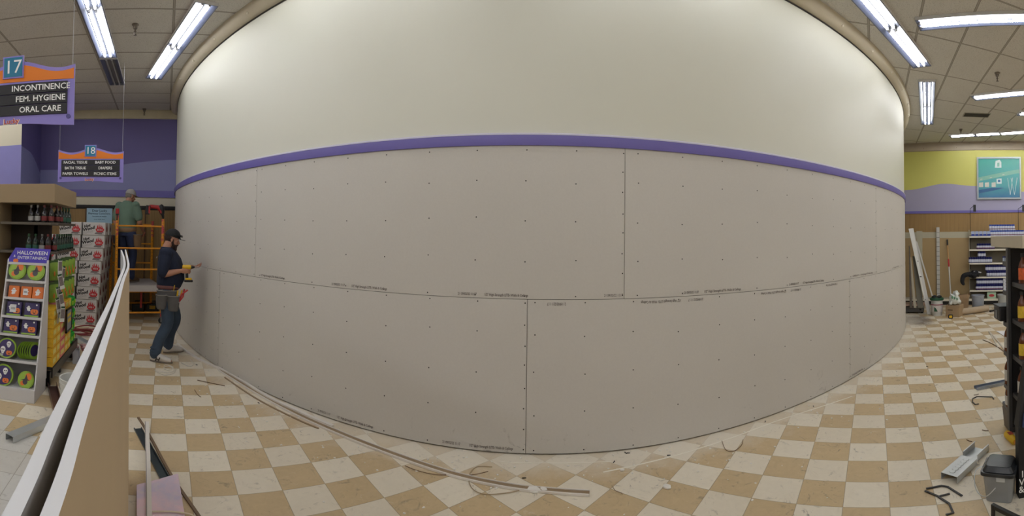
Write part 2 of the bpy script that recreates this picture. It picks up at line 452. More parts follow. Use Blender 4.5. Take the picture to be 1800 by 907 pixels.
struct(o.build('wall_right', [LAV, YEL, VIO, RIBR, mat('taupe_band', (172, 158, 140), .5), OFFW], smooth=0, recalc=False))
o = MB(); rbox(o, 0, RL, 0, .035, 4.10, 4.235)
for k in range(9): o.ell(rw(.5+k*.9, .04, 4.17), (.018, .018, .018), 8, 5)
struct(o.build('trim_5', mat('taupe_band', (172, 158, 140), .5), smooth=30))
o = MB(); rbox(o, 0, RL, 0, .02, 2.405, 2.47); struct(o.build('trim_6', VIO, smooth=0))
# perforated board below the ribbed panel
def pegboard(name, c, hole):
    q = NT(name); P, X, Y, Z = q.pos()
    ln = q.math('ADD', q.math('MULTIPLY', X, rd.x), q.math('MULTIPLY', Y, rd.y))
    def c_(v):
        f = q.math('SUBTRACT', q.math('FRACT', q.math('MULTIPLY', v, 1/.0381)), .5); return q.math('MULTIPLY', f, f)
    d = q.math('SQRT', q.math('ADD', c_(ln), c_(Z)))
    n = q.noise(P, 4, 5)
    q.L(q.mix(q.step(d, .12, .17, 1., 0.), q.mix(n, tuple(x*.9 for x in srgb(c)), srgb(c)), srgb(hole)), q.b.inputs['Base Color'])
    q.b.inputs['Roughness'].default_value = .6
    return q.m
PEGB = pegboard('brown_pegboard', (182, 156, 112), (116, 92, 58)); PEGC = pegboard('cream_pegboard', (196, 190, 166), (100, 94, 78))
sL = onr(1600, 420)[0]; sR = onr(1701, 420)[0]
o = MB(); rbox(o, .1, RL, 0, .03, 1.74, 1.90); struct(o.build('trim_7', PEGC, smooth=0))
o = MB(); rbox(o, .1, RL, 0, .03, .1, 1.74); struct(o.build('wall_pegboard', PEGB, smooth=0))
# --- the walls behind the photographer
plane('wall_back', -7.3, 14.3, -8.3, -8.2, 0, OFFW, ZC)
plane('wall_side', -7.4, -7.2, -8.3, 10.4, 0, OFFW, ZC)
# --- the rounded wall
A0, A1 = math.radians(-185.5), math.radians(-73.5)
def drum_strip(o, prof, a0, a1, n):
    """closed profile [(dr, z)] swept round the drum"""
    k = len(prof); vs = [dpt(a0+(a1-a0)*i/n, dr, z) for i in range(n+1) for dr, z in prof]; fs = []
    for i in range(n):
        for j in range(k):
            j2 = (j+1) % k; fs.append((i*k+j, (i+1)*k+j, (i+1)*k+j2, i*k+j2))
    fs += [tuple(range(k)), tuple(n*k+j for j in range(k))[::-1]]
    return o.add(vs, fs)
struct(drum_strip(MB(), [(-.014, 2.48), (-.014, ZC), (-.2, ZC), (-.2, 2.48)], A0, A1, 160).build('wall_rounded', CREAM))
struct(drum_strip(MB(), [(-.02, 0), (-.02, 2.50), (-.2, 2.50), (-.2, 0)], A0, A1, 160).build('wall_rounded_base', mat('old_plaster', (92, 84, 76), .9)))
struct(drum_strip(MB(), [(-.02, 2.482), (.014, 2.482), (.016, 2.486), (.016, 2.566), (-.02, 2.566)], A0, A1, 160).build('trim_8', VIO))
struct(drum_strip(MB(), [(-.02, 2.566), (.019, 2.566), (.019, 2.577), (.010, 2.583), (-.02, 2.583)], A0, A1, 160).build('trim_9', mat('pale_violet_edge', (206, 204, 226), .4)))
struct(drum_strip(MB(), [(-.02, 4.212), (-.006, 4.212), (-.006, 4.245), (-.02, 4.245)], A0, A1, 160).build('trim_shade', mat('crown_gap_shade', (40, 36, 34), .8)))  # dark strip painting in the shadow line under the crown
crown = struct(drum_strip(MB(), [(-.02, 4.226), (.03, 4.226), (.065, 4.235), (.10, 4.262), (.122, 4.295), (.128, ZC), (-.02, ZC)], A0, A1, 160).build('trim_11', mat('crown_paint', (198, 188, 168), .45, var=.02)))
capm = None
for k in range(18):
    a = -3.07+k*.0848
    p = dpt(a, .095, 4.252)
    if capm is None:
        capm = MB().ell((0, 0, 0), (.016, .016, .016), 10, 6).build('bolt_cap', mat('cap_paint', (214, 206, 190), .4), crown); c = capm
    else: c = capm.copy(); COL.objects.link(c)
    c.location = p
# --- plasterboard sheets on the rounded wall
def board_mat(name, hue):
    q = NT(name); P, X, Y, Z = q.pos()
    n1 = q.noise(P, 1.1, 3); n2 = q.noise(P, 60, 3, .6); n3 = q.noise(P, 6, 6, .7, 1.)
    c = q.mix(n1, srgb(hue), srgb(tuple(x+8 for x in hue)))
    c = q.mix(q.math('MULTIPLY', n2, .12), c, srgb((120, 112, 104)))
    scf = q.math('MULTIPLY', q.step(n3, .62, .70), q.step(Z, .05, .32, .5, 0.))
    c = q.mix(scf, c, srgb((96, 88, 84)))
    q.L(c, q.b.inputs['Base Color']); q.b.inputs['Roughness'].default_value = .75; q.b.inputs['Specular IOR Level'].default_value = .3
    return q.m
BM = board_mat('plasterboard_paper', (201, 197, 191))
SCREW = mat('screw_head', (34, 30, 28), .5, .3)
INK = mat('printing_ink', (112, 104, 100), .8)
ZS = 1.239
def sheet(a0, a1, z0, z1, label):
    g = .0022/DR
    prof = [(-.0127, z0), (-.0018, z0), (-.0012, z0+.02), (0, z0+.062), (0, z1-.062), (-.0012, z1-.02), (-.0018, z1), (-.0127, z1)]
    o = drum_strip(MB(), prof, a0+g, a1-g, 26).build('plasterboard_sheet', BM)
    tag(o, label, 'plasterboard', 'plasterboard sheets on the rounded wall'); return o
scr = None
def screws(o, a0, a1, z0, z1, aref):
    global scr
    k0 = math.ceil((a0-aref)/.04245-1e-6); k1 = math.floor((a1-aref)/.04245+1e-6)
    for k in range(k0, k1+1):
        a = aref+k*.04245; H = z1-z0
        ed = 1 if abs(a-a0) < .004 else (-1 if abs(a-a1) < .004 else 0)
        zs = [z0+.025, z0+H*.26, z0+H*.52, z0+H*.77, z1-.025]
        if ed: zs = [z0+.03+i*(H-.06)/7 for i in range(8)]
        for z in zs:
            aa = a+ed*.0018+random.uniform(-.0004, .0004); zz = z+random.uniform(-.02, .02)*(0 < zs.index(z) < len(zs)-1)
            if scr is None: scr = MB().lathe([(0, 0), (.0052, 0), (.0056, .0012), (.003, .0014), (0, .0008)], 10, M=Matrix.Rotation(PI/2, 4, 'Y')).build('drywall_screw', SCREW, o); c = scr
            else: c = scr.copy(); COL.objects.link(c); c.parent = o
            c.location = dpt(aa, .0001 if 0 < zs.index(z) < len(zs)-1 or ed else -.001, zz); c.rotation_euler = (0, 0, aa)
UJ = [-3.109, -2.7174, -2.32624, -1.93226, -1.541]; LJ = [-3.194, -2.80279, -2.40884, -2.02046, -1.629]
ulab = ['grey upper plasterboard sheet at the far left end of the rounded wall', 'long grey upper plasterboard sheet left of the middle, under the violet band', 'long grey upper plasterboard sheet right of the middle, under the violet band', 'grey upper plasterboard sheet at the far right end of the rounded wall']
llab = ['grey lower plasterboard sheet beside the man in the navy shirt', 'grey lower plasterboard sheet left of the middle joint, above the long loose trim', 'grey lower plasterboard sheet right of the middle joint, standing on the dusty floor', 'grey lower plasterboard sheet at the far right end of the rounded wall']
UB = [sheet(UJ[i], UJ[i+1], ZS+.002, 2.482, ulab[i]) for i in range(4)]
LB = [sheet(LJ[i], LJ[i+1], .012, ZS-.002, llab[i]) for i in range(4)]
for i, b in enumerate(UB): screws(b, UJ[i], UJ[i+1], ZS, 2.47, UJ[i+1] if i < 3 else UJ[i])
for i, b in enumerate(LB): screws(b, LJ[i], LJ[i+1], .012, ZS, LJ[i+1] if i < 3 else LJ[i])
# factory printing along the sheet edges
def wall_text(body, u0, u1, z, size, parent, flip=False):
    am = (cyl(u0, 500)[0]+cyl(u1, 500)[0])/2; wdt = abs(cyl(u1, 500)[0]-cyl(u0, 500)[0])*DR
    tmp = text_mb(body, size, (0, 0, 0), (1, 0, 0), (0, 1, 0)); xs = [v.x for v in tmp.v]; k = wdt/(max(xs)-min(xs))
    s = -1 if flip else 1
    text_mb(body, size, (0, 0, 0), (1, 0, 0), (0, 1, 0), bold=.02, wide=k,
            fn=lambda x, y: dpt(am+s*x/DR, .0009, z+s*y)).build('printed_lettering', INK, parent, smooth=0, recalc=False)
T1 = '1/2" High Strength LITE- Walls & Ceilings'; T2 = '21 09/02/22 11:17'
for u0, u1, t, i in ((458, 500, T1, 1), (583, 606, T2, 1), (618, 680, T1, 1), (805, 838, T2, 1), (852, 928, T1, 1), (1062, 1095, T2, 1), (1203, 1228, T2, 2), (1238, 1302, T1, 2), (1387, 1404, T2, 2), (1411, 1448, T1, 2), (1499, 1509, T2, 2), (1513, 1534, T1, 2), (1570, 1580, T1, 3)):
    wall_text(t, u0, u1, ZS+.030, .030, UB[i])
for u0, u1, t, i in ((1127, 1197, T1, 2), (1210, 1236, T2, 2), (962, 995, T2, 2), (1338, 1382, T1, 2), (1390, 1408, T2, 2), (1452, 1472, T1, 2)):
    wall_text(t, u0, u1, ZS-.034, .030, LB[i], True)
for u0, u1, t, i in ((563, 585, T2, 1), (597, 660, T1, 1), (782, 813, T2, 1), (829, 905, T1, 1), (1497, 1516, T1, 3)):
    wall_text(t, u0, u1, .045, .030, LB[i])
# ================================================================== CEILING LIGHTS
TUBE = mat('fluorescent_tube', (255, 255, 255), .3, emit=(.975, .985, 1.0), es=TUBE_POWER)
TUBE_OFF = mat('dead_tube', (150, 148, 145), .3)
REFL = mat('reflector_enamel', (44, 48, 60), .35, var=.01)
TUBE2 = mat('fluorescent_tube_dim', (255, 255, 255), .3, emit=(.975, .985, 1.0), es=TUBE_POWER*.55)  # ring tubes set weaker so the rounded wall is not overlit
HOUS = mat('fixture_enamel', (86, 92, 112), .3, var=.01)  # trough colours darkened below white to offset the glare of the tubes
def make_light(loc, rz, L, W, label, group, lit=True, halves=2):
    """open white trough, two tubes side by side in each half"""
    t = thing('ceiling_light', label, 'ceiling light', (loc[0], loc[1], ZC), rz, group)
    o = MB(); d = .036; sl = .05; x = L/2; y = W/2
    for s in (-1, 1):
        o.add([(-x, s*y, 0), (x, s*y, 0), (x, s*y, -d), (-x, s*y, -d), (-x, s*(y-.012), -d), (x, s*(y-.012), -d), (x, s*(y-sl-.012), -.006), (-x, s*(y-sl-.012), -.006)],
              [(0, 1, 2, 3), (3, 2, 5, 4), (4, 5, 6, 7)]); o.mi[-3] = 1
        o.add([(s*x, -y, 0), (s*x, y, 0), (s*x, y, -d), (s*x, -y, -d), (s*(x-.012), -y, -d), (s*(x-.012), y, -d), (s*(x-.06), y, -.006), (s*(x-.06), -y, -.006)],
              [(0, 1, 2, 3), (3, 2, 5, 4), (4, 5, 6, 7)]); o.mi[-3] = 1
    o.build('housing', [HOUS, mat('fixture_rim', (216, 216, 220), .5)], t, smooth=0, recalc=False)  # outer rim coloured lighter to make up for the tube light it misses
    MB().box((0, 0, -.004), (L-.02, W-.02, .004)).build('reflector', REFL if lit else mat('dull_reflector', (120, 118, 114), .4), t, smooth=0)
    hl = L/halves
    for h in range(halves):
        c = -x+hl*(h+.5)
        for s in (-1, 1):
            tb = MB(); tb.tube([(c-hl/2+.05, s*.042, -.028), (c+hl/2-.05, s*.042, -.028)], .0125, 10).build('tube', (TUBE2 if group == G1 else TUBE) if lit else TUBE_OFF, t)
            for e in (-1, 1):
                MB().box((c+e*(hl/2-.035), s*.042, -.022), (.022, .026, .036)).build('lamp_holder', mat('lamp_holder_plastic', (190, 190, 196), .4), t, smooth=0)
    return t
def light_between(p, q, W, label, group, **k):
    p, q = Vector(p), Vector(q); m = (p+q)/2; d = q-p
    return make_light((m.x, m.y), math.atan2(d.y, d.x), d.length, W, label, group, **k)
G1 = 'fluorescent lights around the rounded wall'; G2 = 'fluorescent lights over the aisles'
light_between((.40, 5.02), (-.275, 7.60), .28, 'long lit fluorescent light at left, beside the rounded wall', G1)
light_between((4.31, .27), (6.64, -.73), .29, 'long lit fluorescent light cut by the top edge, beside the right of the rounded wall', G1)
light_between((7.245, -.87), (10.01, -1.20), .29, 'short-looking lit fluorescent light beside the right end of the rounded wall', G1)
for a in (-147.8, -130.7):
    p = dpt(math.radians(a), .50); t_ = Vector((-math.sin(math.radians(a)), math.cos(math.radians(a)), 0))
    light_between(p-t_*1.25, p+t_*1.25, .28, 'lit fluorescent light hung above the middle of the rounded wall, out of view', G1)
light_between((-.92, 3.75), (-.92, 6.65), .28, 'long lit fluorescent light above the aisle signs, leftmost of the lit ones', G2)
light_between((-.92, 6.70), (-.92, 7.92), .27, 'unlit grey fluorescent light above the aisle sign at left', G2, lit=False, halves=1)
def sl(y, x): return x-.36*(y+.55)*-1 if False else x+.36*(y+.55)
def aisle_light(xa, ya, L, label):
    d = Vector((-.36, -1)).normalized()*-1
    p = Vector((xa, ya)); q = p-d*-1*L if False else p+Vector((-.34, -.94))*L*-(-1)
    return light_between((p.x, p.y), (q.x, q.y), .29, label, G2)
def strip_from(u0, v0, u1, v1, L, label):
    p = fl(u0, v0, ZC-.04); q = fl(u1, v1, ZC-.04); d = (q-p).normalized()
    return light_between((p.x, p.y), (p.x+d.x*L, p.y+d.y*L), .29, label, G2)
strip_from(1613, 46, 1800, 35, 2.7, 'big lit fluorescent light at the top right corner')
strip_from(1710, 174, 1800, 165, 2.5, 'lit fluorescent light at the right edge, right of the sprinkler head')
strip_from(1670, 241, 1757, 236, 1.3, 'lit fluorescent light farthest away at right, near the yellow wall')
strip_from(1757.5, 236.5, 1800, 233.5, 2.4, 'lit fluorescent light at right edge, continuing the farthest one over the yellow wall')
for x in (-5.6, -3.3, -.92, 1.6, 4.0, 6.4, 8.8):  # unseen rows of fixtures added to light the room
    for y in (-1.3, -4.2, -7.0):
        if x > 1 and y > -3: continue  # rows left out here to darken the middle of the rounded wall
        light_between((x, y-1.25), (x, y+1.25), .28, 'unseen lit fluorescent light added over the sales floor behind the photographer', G2)
for x in (-5.6, -3.3):  # more unseen fixtures added for light, outside the left edge
    for y in (1.6, 4.6, 7.2): light_between((x, y-1.25), (x, y+1.25), .28, 'unseen lit fluorescent light added over the aisles left of the picture', G2)
light_between((-.92, .3), (-.92, 2.8), .28, 'unseen lit fluorescent light added straight above the photographer at left', G2)
# ================================================================== LEFT SIDE
SK_ = mat('skin', (196, 144, 116), .5, var=.05, scale=8)
ORG = mat('orange_print', (226, 124, 24), .5, var=.02); TEAL = mat('teal_print', (22, 116, 150), .4, var=.02)
SIGNV = mat('sign_violet', (142, 130, 206), .45, var=.02); BLKP = mat('black_board', (26, 24, 30), .5, var=.05)
WTXT = mat('white_lettering', (240, 240, 238), .5, var=0)
WIRE = mat('hanging_wire', (170, 170, 175), .4, .5)
def aisle_sign(loc, number, rows_l, rows_r, size, label, ts):
    t = thing('aisle_sign', label, 'sign', loc); W, Hh = 1.03, .50
    hw = W/2
    top = [(hw-i*W/40, Hh-.015+.035*math.cos((hw-i*W/40)/hw*PI*1.5-.4)*(1 if abs(hw-i*W/40) > .05 else 1)) for i in range(41)]
    bot = [(-hw+i*W/20, .012*math.cos((-hw+i*W/20)/hw*PI)) for i in range(21)]
    MB().prism(bot+top, .012, (0, .012, 0), (1, 0, 0), (0, 0, 1)).build('panel', SIGNV, t, smooth=0)
    otop = [(x*.985, z-.03) for x, z in top]
    MB().prism([(-hw*.985, .355), (hw*.985, .355)]+otop, .004, (0, 0, 0), (1, 0, 0), (0, 0, 1)).build('orange_band', ORG, t, smooth=0)
    n = MB().box((0, -.008, .475), (.18, .012, .18)).build('number_plate', SIGNV, t, smooth=0)
    MB().box((0, -.0155, .475), (.158, .004, .158)).build('number_field', TEAL, n, smooth=0)
    text_mb(number, .155, (0, -.018, .472), (1, 0, 0), (0, 0, 1)).build('lettering', WTXT, n, smooth=0, recalc=False)
    for i in range(3):
        z = .295-i*.088
        s = MB().box((0, -.006, z), (W*.89, .012, .083)).build('word_slat', BLKP, t, smooth=0, bevel=.002)
        m = MB()
        if rows_l: text_mb(rows_l[i], size, (-.235, -.0125, z), (1, 0, 0), (0, 0, 1), bold=.015, mb=m)
        text_mb(rows_r[i], size, (.235+ts, -.0125, z), (1, 0, 0), (0, 0, 1), bold=.015, mb=m)
        m.build('lettering', WTXT, s, smooth=0, recalc=False)
    text_mb('Lucky', .062, (-.01, -.003, .032), (1, .0, .06), (0, 0, 1), bold=.03).build('emblem_outline', mat('cream_print', (236, 220, 200), .5), t, smooth=0, recalc=False)
    text_mb('Lucky', .056, (-.01, -.005, .032), (1, .0, .06), (0, 0, 1), bold=.012).build('emblem', mat('red_print', (206, 70, 40), .5), t, smooth=0, recalc=False)
    for s in (-1, 1):
        MB().lathe([(0, 0), (.018, 0), (.018, .006), (0, .006)], 16, (s*(hw-.045), 0, .055), Matrix.Rotation(PI/2, 4, 'X')).build('cap', mat('dim_violet', (84, 76, 140), .5), t)
        MB().tube([(s*(hw-.02), .005, Hh-.03), (s*(hw-.02), .005, ZC-loc[2])], .0018, 5).build('wire', WIRE, t)
    return t
aisle_sign((-1.19, 6.88, 2.47), '18', ['FACIAL TISSUE', 'BATH TISSUE', 'PAPER TOWELS'], ['BABY FOOD', 'DIAPERS', 'PICNIC ITEMS'], .058, 'hanging violet and orange aisle sign reading 18 with six product words', 0)
aisle_sign((-1.262, 3.50, 2.575), '17', None, ['INCONTINENCE', 'FEM. HYGIENE', 'ORAL CARE'], .066, 'hanging violet and orange aisle sign reading 17, cut by the left edge', 0)
# sprinkler heads
def sprinkler(loc, label, dark=False):
    o = MB()
    o.lathe([(.045, 0), (.045, -.008), (.032, -.02), (.026, -.055), (.012, -.06), (.012, -.085), (.02, -.09), (.006, -.1), (.006, -.125), (.022, -.13), (.022, -.134), (0, -.136)], 14)
    t = thing('sprinkler_head', label, 'sprinkler', loc, 0, 'ceiling sprinkler heads')
    o.build('escutcheon', mat('dull_chrome', (120, 112, 104), .35, .7) if not dark else DARK, t)
    MB().tube([(-.012, 0, -.085), (-.02, 0, -.105), (-.006, 0, -.128)], .003, 5).tube([(.012, 0, -.085), (.02, 0, -.105), (.006, 0, -.128)], .003, 5).build('frame_arms', mat('dull_chrome', (120, 112, 104), .35, .7), t)
for u, v, lb in ((238, 43, 'ceiling sprinkler head between the two lit lights at left'), (254, 192, 'small ceiling sprinkler head near the violet wall'), (1753, 128, 'ceiling sprinkler head at right, above the end of a light'), (1689, 227, 'small ceiling sprinkler head beyond the ceiling vent')):
    p = fl(u, v, ZC); sprinkler((p.x, min(p.y, 9.6), ZC), lb)
# printed notice on the far wall
t = thing('paper_notice', 'pale blue paper notice on the slatted wall behind the firewood boxes', 'notice', (-1.45, 9.69, 1.86))
MB().box((0, 0, .16), (.56, .012, .34)).build('sheet', mat('pale_blue_paper', (168, 204, 226), .6, var=.01), t, smooth=0)
m = MB(); NB = mat('navy_print', (28, 40, 84), .6)
for i, (s, z) in enumerate((('Dear Lucky', .07), ('Pharmacy Customers,', .055), ('Prescriptions are available', .03), ('at our nearby store', .03))):
    text_mb(s, z, (0, -.008, .275-i*.062), (1, 0, 0), (0, 0, 1), bold=.01, mb=m)
m.build('lettering', NB, t, smooth=0, recalc=False)
# ------------------------------------------------------------------ firewood boxes
CARD = mat('white_cardboard', (206, 202, 200), .7, var=.02, scale=3); REDP = mat('flame_red', (190, 44, 52), .6); INKB = mat('black_print', (34, 28, 30), .7); LOG = mat('log_grey', (120, 112, 112), .7)
BW, BH, BD = .405, .232, .40
FLAME = [(-.06, 0), (-.10, .03), (-.115, .07), (-.105, .12), (-.09, .09), (-.08, .10), (-.085, .15), (-.06, .20), (-.055, .16), (-.05, .13), (-.038, .12), (-.04, .17), (-.015, .235), (-.018, .19), (-.005, .14), (.008, .13), (.02, .17), (.018, .21), (.045, .165), (.045, .13), (.055, .115), (.066, .14), (.075, .185), (.085, .14), (.082, .11), (.10, .09), (.11, .12), (.118, .07), (.10, .03), (.06, 0)]
def flame(o, cx, cz, s, y, ax='x'):
    P = [(cx+a*s, cz+b*s) for a, b in FLAME]
    if ax == 'x': o.prism(P, .0006, (0, y, 0), (1, 0, 0), (0, 0, 1))
    else: o.prism(P, .0006, (y, 0, 0), (0, 1, 0), (0, 0, 1))
def flame_cuts(o, cx, cz, s, y):
    for a, b, h in ((-.06, .035, .06), (-.025, .03, .08), (.015, .03, .075), (.055, .035, .06)):
        o.prism([(cx+s*a, cz+s*b), (cx+s*(a+.012), cz+s*(b+h*.4)), (cx+s*(a+.002), cz+s*(b+h)), (cx+s*(a-.010), cz+s*(b+h*.4))], .0005, (0, y, 0), (1, 0, 0), (0, 0, 1))
def firewood_box():
    t = thing('firewood_box', 'x', 'box', (0, 0, 0))
    MB().box((0, 0, BH/2), (BW, BD, BH-.004)).build('carton', CARD, t, smooth=0, bevel=.006, seg=1)
    f = -BD/2
    o = MB(); flame(o, .105, .055, .66, f-.0005); fp = o.build('flame_print', REDP, t, smooth=0, recalc=False); o = MB(); flame_cuts(o, .105, .055, .66, f-.0012); o.build('flame_gap', CARD, fp, smooth=0, recalc=False)
    o = MB()
    for a, b, c in ((.03, .17, .045), (.05, .155, .06), (.02, .14, .030)):
        o.prism([(a, c-.007), (b, c-.007), (b+.01, c), (b, c+.007), (a, c+.007), (a-.01, c)], .0005, (0, f-.0003, 0), (1, 0, 0), (0, 0, 1))
    o.build('log_print', LOG, t, smooth=0, recalc=False)
    m = text_mb('Hot', .070, (-.125, f-.0006, .165), (1, 0, .25), (0, 0, 1), bold=.05)
    text_mb('Wood', .078, (-.095, f-.0006, .115), (1, 0, .25), (0, 0, 1), bold=.05, mb=m)
    m.build('lettering', INKB, t, smooth=0, recalc=False)
    o = MB()
    for i in range(3): o.prism([(-.20, .012+i*.014), (-.02, .062+i*.014), (-.02, .064+i*.014), (-.20, .015+i*.014)], .0004, (0, f-.0003, 0), (1, 0, 0), (0, 0, 1))
    o.prism([(.08, .012), (.18, .012), (.18, .019), (.08, .019)], .0004, (0, f-.0003, 0), (1, 0, 0), (0, 0, 1))
    o.build('small_print', LOG, t, smooth=0, recalc=False)
    o = MB(); flame(o, 0, .06, .72, BW/2+.0012, 'y'); o.build('side_print', mat('side_print_brown', (120, 60, 60), .7), t, smooth=0, recalc=False)
    return t
fb0 = firewood_box(); first = True
for r in range(8):
    for cidx in range(3):
        if r == 7 and cidx == 2: continue
        for dd in range(3 if cidx == 0 else 1):
            if r == 7 and dd > 1: continue
            xr = -1.225+.022*r - cidx*(BW+.03)+random.uniform(-.008, .008)
            loc = (xr-BW/2, 8.0+BD/2-.006*r+dd*(BD+.02), r*BH+.001)
            if cidx == 0 and dd == 0:
                lb = 'white and red firewood box in the right-hand front stack, %s' % ('at the floor', 'second from the floor', 'third from the floor', 'fourth from the floor', 'fourth from the top', 'third from the top', 'second from the top', 'topmost')[r]; g = None
            elif dd == 0: lb = 'white and red firewood box in the left stacks, partly behind the shelf'; g = 'firewood boxes behind the shelf'
            else: lb = 'white and red firewood box behind the front stack, only its side showing'; g = 'firewood boxes at the rear of the stack'
            rz = random.uniform(-.012, .012)
            if first:
                fb0.location = loc; fb0.rotation_euler = (0, 0, rz); fb0['label'] = lb; first = False
            else:
                c = dup(fb0, loc, rz, lb)
                if g: c['group'] = g
                elif 'group' in c: del c['group']
# ------------------------------------------------------------------ store shelf at left
BEIGE = mat('beige_laminate', (158, 136, 104), .6, var=.03, scale=3); SHELFG = mat('shelf_taupe', (92, 84, 74), .45, .3, var=.05)
DKB = mat('dark_brown_panel', (50, 38, 32), .7, var=.1)
t = thing('store_shelf', 'beige topped store shelf unit at left holding dark bottles and snacks', 'shelf', (-1.25, 4.95, 0))
x0 = -3.1; cx0, cx1, cy0, cy1 = -3.1, -1.25, 4.93, 6.15
MB().box(((cx0+cx1)/2, (cy0+cy1)/2, 2.13), (cx1-cx0, cy1-cy0, .215)).build('canopy', BEIGE, t, world=True, smooth=0, bevel=.004)
MB().box((-1.95, 5.22, 1.10), (.04, .5, 1.85)).build('side_panel', BEIGE, t, world=True, smooth=0)
MB().box((-2.6, 5.45, 1.12), (1.30, .04, 1.8)).build('back_panel', DKB, t, world=True, smooth=0)
MB().box((-1.60, 5.75, 1.12), (.05, .7, 1.8)).build('back_panel', DKB, t, world=True, smooth=0)
MB().box((-1.76, 5.42, 1.12), (.36, .04, 1.8)).build('back_panel', DKB, t, world=True, smooth=0)
for z in (1.80, 1.465):
    MB().prism([(-1.92, 4.98), (-1.30, 4.98), (-1.24, 5.06), (-1.24, 6.08), (-1.575, 6.08), (-1.575, 5.40), (-1.92, 5.40)], -.03 if False else .03, (0, 0, z-.03), (1, 0, 0), (0, 1, 0)).build('shelf_board', SHELFG, t, world=True, smooth=0, bevel=.004)
for z in (1.30, .95, .60): MB().box((-2.6, 5.22, z), (1.22, .42, .03)).build('shelf_board', SHELFG, t, world=True, smooth=0)
for z in (1.10, ): MB().box((-1.44, 5.5, z), (.26, 1.1, .02)).build('shelf_board', SHELFG, t, world=True, smooth=0)
MB().box((-1.42, 5.41, .215), (.48, 1.38, .03)).box((-1.185, 5.41, .17), (.02, 1.38, .11)).build('base_deck', BLACK, t, world=True, smooth=0, bevel=.003)
for y in (4.80, 5.3, 5.95): MB().box((-1.25, y, .08), (.06, .05, .16)).build('foot', BLACK, t, world=True, smooth=0)
MB().box((-2.45, 5.3, .08), (1.3, .6, .16)).build('kick_plate', BLACK, t, world=True, smooth=0)
# bottles
GLS = mat('dark_green_glass', (26, 44, 34), .12, spec=.6); GLB = mat('black_glass', (24, 20, 20), .12, spec=.6)
LABW = mat('bottle_label_silver', (150, 148, 146), .4); LABG = mat('bottle_label_green', (34, 84, 68), .5); LABR = mat('bottle_label_red', (110, 34, 36), .5)
def soda(name, glass, lab, cap, h=.24):
    t = thing(name, 'x', 'bottle', (0, 0, 0)); k = h/.24
    MB().lathe([(0, 0), (.033, 0), (.036, .006), (.036, .115*k), (.031, .145*k), (.013, .185*k), (.012, .222*k), (0, .222*k)], 14).build('glass', glass, t)
    MB().lathe([(.0364, .02), (.0366, .021), (.0366, .085*k), (.0364, .086*k)], 14).build('label_wrap', lab, t)
    MB().lathe([(.0135, .205*k), (.0145, .212*k), (.0145, h), (0, h)], 12).build('cap', cap, t)
    return t
CR = mat('red_cap', (96, 26, 26), .4); CGn = mat('green_cap', (36, 74, 44), .4)
bt = [soda('soda_bottle', GLB, LABW, mat('silver_cap', (120, 118, 116), .3, .5), .2), soda('soda_bottle', GLS, LABG, CGn, .2), soda('soda_bottle', GLB, LABR, CR, .2)]
used = [0, 0, 0]
def put(protos, k, loc, label, group, rz=0):
    if not used[k]:
        used[k] = 1; o = protos[k]; o.location = loc; o.rotation_euler = (0, 0, rz); tag(o, label, None, group); return o
    return dup(protos[k], loc, rz, label, group)
for i, x in enumerate((-1.555, -1.475)): put(bt, 0, (x, 5.03, 1.80), 'dark bottle with a silver label at the front of the upper bottle shelf', 'silver-label bottles on the upper shelf')
for i in range(7): put(bt, 2 if i < 4 else 1, ((-1.395, -1.32, -1.29, -1.285, -1.285, -1.285, -1.285)[i], (5.03, 5.05, 5.20, 5.36, 5.52, 5.68, 5.84)[i], 1.80), 'dark bottle with a coloured cap, along the side of the upper bottle shelf', 'bottles along the side of the upper shelf')
for i, x in enumerate((-1.575, -1.495, -1.415, -1.345)): put(bt, (1, 1, 0, 2)[i], (x, 5.03, 1.465), ('dark bottle with green label, leftmost at the front of the lower bottle shelf', 'dark bottle with green label, second from left on the lower bottle shelf', 'dark bottle with silver label in the front of the lower bottle shelf', 'dark bottle with red label at the front corner of the lower bottle shelf')[i], 'bottles at the front of the lower shelf')
for i in range(8): put(bt, 2 if i == 0 else 1, (-1.29, 5.10+i*.135, 1.465), 'dark green bottle along the side of the lower bottle shelf', 'bottles along the side of the lower shelf')
# gum and candy cartons on the base deck
YBOX = mat('yellow_carton', (226, 176, 36), .5, var=.15, scale=40); PBOX = mat('pink_carton', (226, 120, 120), .5, var=.15, scale=40)
y = 4.72
cand = None
for col, (m, wd, lb) in enumerate(((YBOX, .17, 'yellow candy carton in the front column by the Halloween stand'), (YBOX, .17, 'yellow candy carton in the second column of the side rack'), (PBOX, .24, 'pink candy carton in the middle column of the side rack'), (YBOX, .16, 'yellow candy carton behind the pink column'), (YBOX, .16, 'yellow candy carton in the column next to the green packs'))):
    p = None
    for r in range(6):
        loc = (-1.28, y+wd/2, .232+r*.104)
        if p is None:
            p = thing('candy_carton', lb, 'carton', loc, 0, lb.replace('carton', 'cartons'))
            MB().box((0, 0, .05), (.20, wd-.006, .10)).build('carton', m, p, smooth=0, bevel=.003, seg=1)
            MB().box((.1005, 0, .055), (.001, wd*.7, .05)).build('print', mat('carton_print', (244, 214, 120), .5, var=.2, scale=60), p, smooth=0)
        else: dup(p, loc)
    y += wd+.004
p = None
